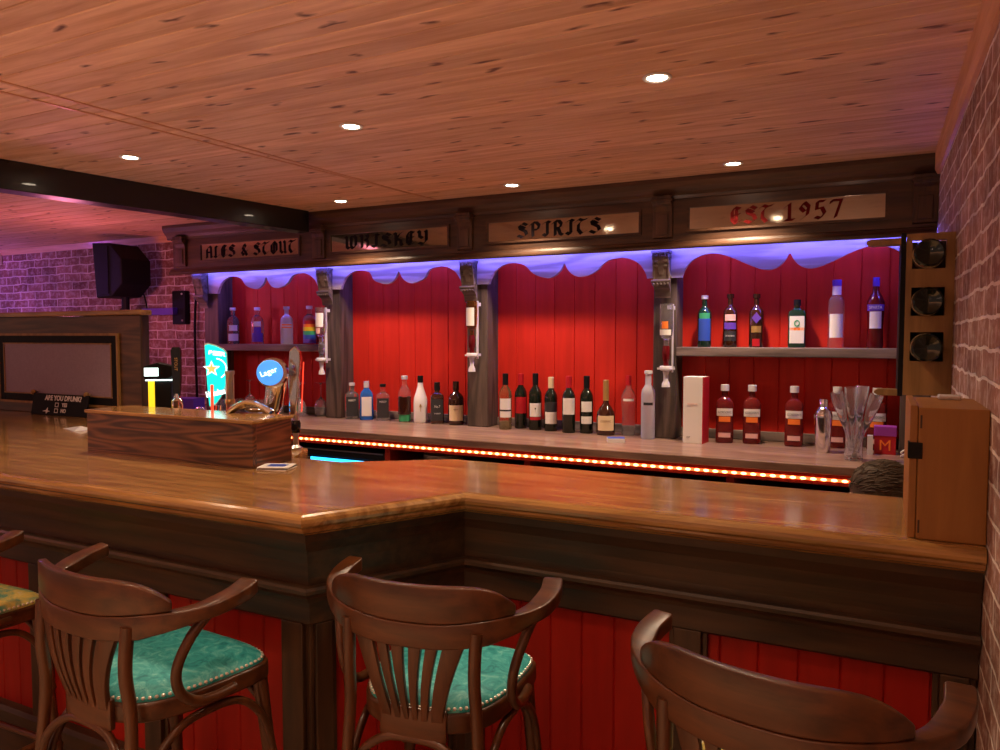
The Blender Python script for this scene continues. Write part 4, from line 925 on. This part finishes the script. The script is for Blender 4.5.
# ------------------------------------------------------------------ chairs
def make_chair(label, fabric, loc, rz):
    t = thing('bar_stool', label, 'bar stool', loc, rz, 'bentwood bar stools along the bar'); t.scale = (.93, .95, 1.0)
    hp = catmull([(-.288, .045, 1.004), (-.294, -.02, .990), (-.270, -.10, .975), (-.205, -.175, .968), (-.105, -.215, .958), (0, -.226, .956),
                  (.105, -.215, .958), (.205, -.175, .968), (.270, -.10, .975), (.294, -.02, .990), (.288, .045, 1.004)], 6)
    n = len(hp); ws = [.052 if (i < 14 or i > n-15) else .021 for i in range(n)]
    for k in range(10, 18): ws[k] = .052-(k-9)*.0038; ws[n-1-k] = ws[k]
    hb = [.032+.024*min(max((min(i, n-1-i)-12)/7, 0), 1) for i in range(n)]; zo = [.016-h for h in hb]
    ws[0] = ws[-1] = .040
    arms = obj('arm_hoop', ribbon(NB(), hp, ws, hb, zo), M['chair'], t, bevel=.007, seg=3, smooth=True)
    cp = hp[15:n-15]; m = len(cp); z0 = []; hh = []
    for i in range(m):
        u = abs(2*i/(m-1)-1); top = .062*(1-u**4); z0.append(-.02); hh.append(top+.0215)
    obj('crest_rail', ribbon(NB(), cp, .0205, hh, [.0165]*m), M['chair'], t, bevel=.005, seg=3, smooth=True)
    # fan splat
    def hy(x): return -.224+.9*x*x
    def slat(xb0, xb1, xt0, xt1):
        bm = NB(); rows = []; K = 12
        for i in range(K+1):
            s = i/K; q = s**1.25; z = .735+s*(.944-.735)
            a = xb0+(xt0-xb0)*q; c = xb1+(xt1-xb1)*q; bend = .012*math.sin(PI*s)
            def yy(x): return (-.196+1.1*x*x)*(1-s)+hy(x)*s - bend
            rows.append([bm.verts.new((a, yy(a)-.007, z)), bm.verts.new((c, yy(c)-.007, z)), bm.verts.new((c, yy(c)+.007, z)), bm.verts.new((a, yy(a)+.007, z))])
        for a, c in zip(rows, rows[1:]):
            for k in range(4): bm.faces.new((a[k], a[(k+1) % 4], c[(k+1) % 4], c[k]))
        bm.faces.new(rows[0]); bm.faces.new(rows[-1]); return bm
    bw = [(-.076, -.050), (-.043, -.031), (-.022, -.010), (.010, .022)]
    edges_b = [(-.078, -.050), (-.041, -.030), (-.0195, -.0085), (.0015, .0125)]
    # six slats, five slots
    B_ = [-.080, -.052, -.043, -.027, -.018, -.0045, .0045, .018, .027, .043, .052, .080]
    T_ = [-.150, -.098, -.086, -.055, -.043, -.0085, .0085, .043, .055, .086, .098, .150]
    for k in range(6): obj('slat', slat(B_[2*k], B_[2*k+1], T_[2*k], T_[2*k+1]), M['chairz'], t, bevel=.002, smooth=True)
    for zz, yo, wd in ((.728, -.190, .088),):
        pl_ = [Vector((x, -.196+1.1*x*x, zz)) for x in [(-wd)+2*wd*i/12 for i in range(13)]]
        obj('splat_base', ribbon(NB(), pl_, .016, .075), M['chair'], t, bevel=.004, smooth=True)
    # seat ring and cushion
    def outline(k, mx=1.0):
        pts = catmull([(0, .205), (.12, .203), (.188, .185), (.212, .14), (.208, .04), (.190, -.08), (.145, -.155), (.075, -.188), (0, -.196)] if False else [(0, .205, 0), (.12, .203, 0), (.188, .187, 0), (.212, .145, 0), (.206, .04, 0), (.188, -.07, 0), (.145, -.150, 0), (.075, -.186, 0), (0, -.195, 0)], 5)
        Rr = [(p.x*k, p.y*k) for p in pts]; Lf = [(-p.x*k, p.y*k) for p in pts[1:-1]][::-1]
        return Rr+Lf
    obj('seat_frame', prism(NB(), outline(1.0), .705, .752, 'z'), M['chair'], t, bevel=.008, seg=3, smooth=True)
    bm = NB(); lv = [(.955, .752), (.955, .758), (.90, .772), (.72, .782), (.4, .787), (.1, .788)]
    rows = [[bm.verts.new((x, y, z)) for x, y in outline(k)] for k, z in lv]; q = len(rows[0])
    for a, c in zip(rows, rows[1:]):
        for i in range(q): bm.faces.new((a[i], a[(i+1) % q], c[(i+1) % q], c[i]))
    bm.faces.new(rows[-1]); cu = obj('seat_cushion', bm, M[fabric], t, smooth=True)
    bm = NB(); ol = outline(.945); per = []
    for i in range(len(ol)):
        a = Vector(ol[i]); c = Vector(ol[(i+1) % len(ol)]); per.append((a, c, (c-a).length))
    tot = sum(p[2] for p in per); N_ = 92; acc = 0; tgt = 0; step = tot/N_
    for a, c, l in per:
        while tgt < acc+l:
            p = a+(c-a)*((tgt-acc)/l); ball(bm, (p.x, p.y, .7605), .0050, 6, 4, (1, 1, .8)); tgt += step
        acc += l
    obj('nail_trim', bm, M['nail'], cu)
    for s in (-1, 1):
        bm = tube(NB(), catmull([(s*.215, -.27, 0), (s*.190, -.225, .40), (s*.170, -.197, .72), (s*.165, -.205, .85), (s*.168, -.198, .955)], 5), [.013, .0165], 10); obj('rear_leg', bm, M['chairz'], t, smooth=True)
        bm = tube(NB(), [(s*.225, .222, 0), (s*.200, .195, .36), (s*.180, .165, .71)], [.013, .016, .020], 10); obj('front_leg', bm, M['chairz'], t, smooth=True)
        bm = tube(NB(), catmull([(s*.278, -.055, .978), (s*.256, -.10, .92), (s*.236, -.125, .85), (s*.228, -.115, .79), (s*.226, -.07, .748), (s*.224, -.01, .735), (s*.220, .05, .733)], 6), .0125, 10); obj('arm_support', bm, M['chairz'], t, smooth=True)
        bm = tube(NB(), catmull([(s*.212, .19, .46), (s*.205, .155, .60), (s*.196, .09, .675), (s*.19, 0, .69), (s*.185, -.09, .675), (s*.183, -.165, .60), (s*.190, -.205, .46)], 6), .0105, 10); obj('side_brace', bm, M['chairz'], t, smooth=True)
        bm = tube(NB(), [(s*.207, .207, .30), (s*.197, -.232, .30)], .011, 10); obj('stretcher', bm, M['chair'], t, smooth=True)
    for yy_, xx in ((.188, .195), (-.212, .178)):
        bm = tube(NB(), catmull([(-xx, yy_*1.06, .46), (-xx*.86, yy_, .61), (-xx*.5, yy_*.93, .678), (0, yy_*.92, .692), (xx*.5, yy_*.93, .678), (xx*.86, yy_, .61), (xx, yy_*1.06, .46)], 6), .0105, 10); obj('brace', bm, M['chair'], t, smooth=True)
    for yy_, xx in ((.213, .208), (-.238, .200)): obj('stretcher', tube(NB(), [(-xx, yy_, .26), (xx, yy_, .26)], .011, 10), M['chair'], t, smooth=True)
    return t
CH = [(-.945, 1.57, R(8)), (-1.63, 1.295, R(-4)), (-2.55, 1.285, R(2)), (-.135, 1.455, R(-11))]
c2 = make_chair('bentwood bar stool with teal seat, standing before the angled bar corner', 'teal', (CH[0][0], CH[0][1], 0), CH[0][2])
dup(c2, (CH[1][0], CH[1][1], 0), CH[1][2], 'bentwood bar stool with teal seat, beside the yellow patterned one at the left').scale = (1.02, .98, 1)
c0 = make_chair('bentwood bar stool with yellow patterned seat cut off at the left edge', 'floral', (CH[2][0], CH[2][1], 0), CH[2][2])
dup(c0, (CH[3][0], CH[3][1], 0), CH[3][2], 'bentwood bar stool at the right, its patterned seat glimpsed through the slats')

# ------------------------------------------------------------------ the person crouching behind the bar
pn = thing('person', 'person in dark shirt crouched behind the bar, only head showing', 'person', (.025, 2.84, -.03), R(-75))
V = [(0, .02, .44), (0, 0, .60), (0, -.01, .78), (0, -.01, .89), (0, -.005, .945), (0, .0, 1.03),
     (.17, -.01, .84), (.20, -.14, .66), (.10, -.26, .60), (-.17, -.01, .84), (-.20, -.14, .66), (-.10, -.26, .60),
     (.10, .02, .40), (.15, -.26, .42), (.13, .0, .09), (.14, -.13, .035), (-.10, .02, .38), (-.15, -.26, .42), (-.13, .0, .09), (-.14, -.13, .035)]
E_ = [(0, 1), (1, 2), (2, 3), (3, 4), (4, 5), (2, 6), (6, 7), (7, 8), (2, 9), (9, 10), (10, 11), (0, 12), (12, 13), (13, 14), (14, 15), (0, 16), (16, 17), (17, 18), (18, 19)]
RR = [.13, .125, .13, .07, .052, .07, .055, .042, .03, .055, .042, .03, .09, .06, .042, .035, .09, .06, .042, .035]
me = bpy.data.meshes.new('body'); me.from_pydata(V, E_, []); me.update(); bo = bpy.data.objects.new('body', me); C.objects.link(bo); bo.parent = pn
me.materials.append(M['shirt'])
md = bo.modifiers.new('skin', 'SKIN'); md.use_smooth_shade = True
for i, v in enumerate(me.skin_vertices[0].data): v.radius = (RR[i], RR[i]*.85); v.use_root = (i == 0)
sb_ = bo.modifiers.new('sub', 'SUBSURF'); sb_.levels = 2; sb_.render_levels = 2
bm = NB(); lathe(bm, [(0, -.125), (.022, -.122), (.040, -.105), (.055, -.07), (.066, -.03), (.073, .02), (.074, .05), (.066, .085), (.045, .11), (.02, .122), (0, .124)], 24, ky=1.22)
ball(bm, (0, -.088, -.02), .014, 10, 8, (.8, 1.2, 1.3))                      # nose
for s in (-1, 1): ball(bm, (s*.074, .01, -.015), .020, 10, 8, (.35, .8, 1.3)); tube(bm, [(s*.045, -.078, .018), (s*.015, -.086, .018)], .006, 6)
tube(bm, [(-.022, -.074, -.062), (0, -.078, -.064), (.022, -.074, -.062)], .006, 6)
hdo = obj('head', bm, M['skin'], pn, (0, -.01, 1.065), smooth=True)
for s in (-1, 1):
    bm = NB(); ball(bm, (0, 0, 0), .010, 10, 8); obj('eye', bm, M['white'], hdo, (s*.029, -.075, .002), smooth=True)
bm = NB(); lathe(bm, [(.078, -.03), (.084, .02), (.086, .05), (.078, .092), (.055, .122), (.026, .138), (0, .141)], 26, ky=1.2)
for k in range(420):
    a = random.uniform(0, 2*PI); e_ = random.uniform(.02, 1.45); r = .085
    p = Vector((math.cos(a)*math.cos(e_)*r, math.sin(a)*math.cos(e_)*r*1.2, .045+math.sin(e_)*.095))
    n_ = Vector((math.cos(a)*math.cos(e_), math.sin(a)*math.cos(e_), math.sin(e_)))
    d = (Vector((random.uniform(-.3, .3), -.9, random.uniform(-.2, .2)))-n_*Vector((0, -.9, 0)).dot(n_)*.9).normalized()*.02
    tube(bm, [p-d, p+n_*.003, p+d+n_*.001], [.003, .001], 4)
obj('hair', bm, M['hair'], hdo, (0, .012, .0), smooth=True)

# ------------------------------------------------------------------ world, camera, colour
w = bpy.data.worlds.new('room_air'); S.world = w; w.use_nodes = True
w.node_tree.nodes['Background'].inputs[0].default_value = (1, .60, .46, 1); w.node_tree.nodes['Background'].inputs[1].default_value = .2
cam = bpy.data.cameras.new('camera'); co = bpy.data.objects.new('camera', cam); C.objects.link(co)
cam.sensor_width = 36; cam.lens = 751/1000*36; cam.clip_start = .05
co.location = (0, 0, 1.6); co.rotation_euler = (R(87), 0, R(26.7)); S.camera = co
S.view_settings.view_transform = 'Standard'; S.view_settings.look = 'None'; S.view_settings.gamma = 1; S.view_settings.use_curve_mapping = False
S.view_settings.exposure = 0.5
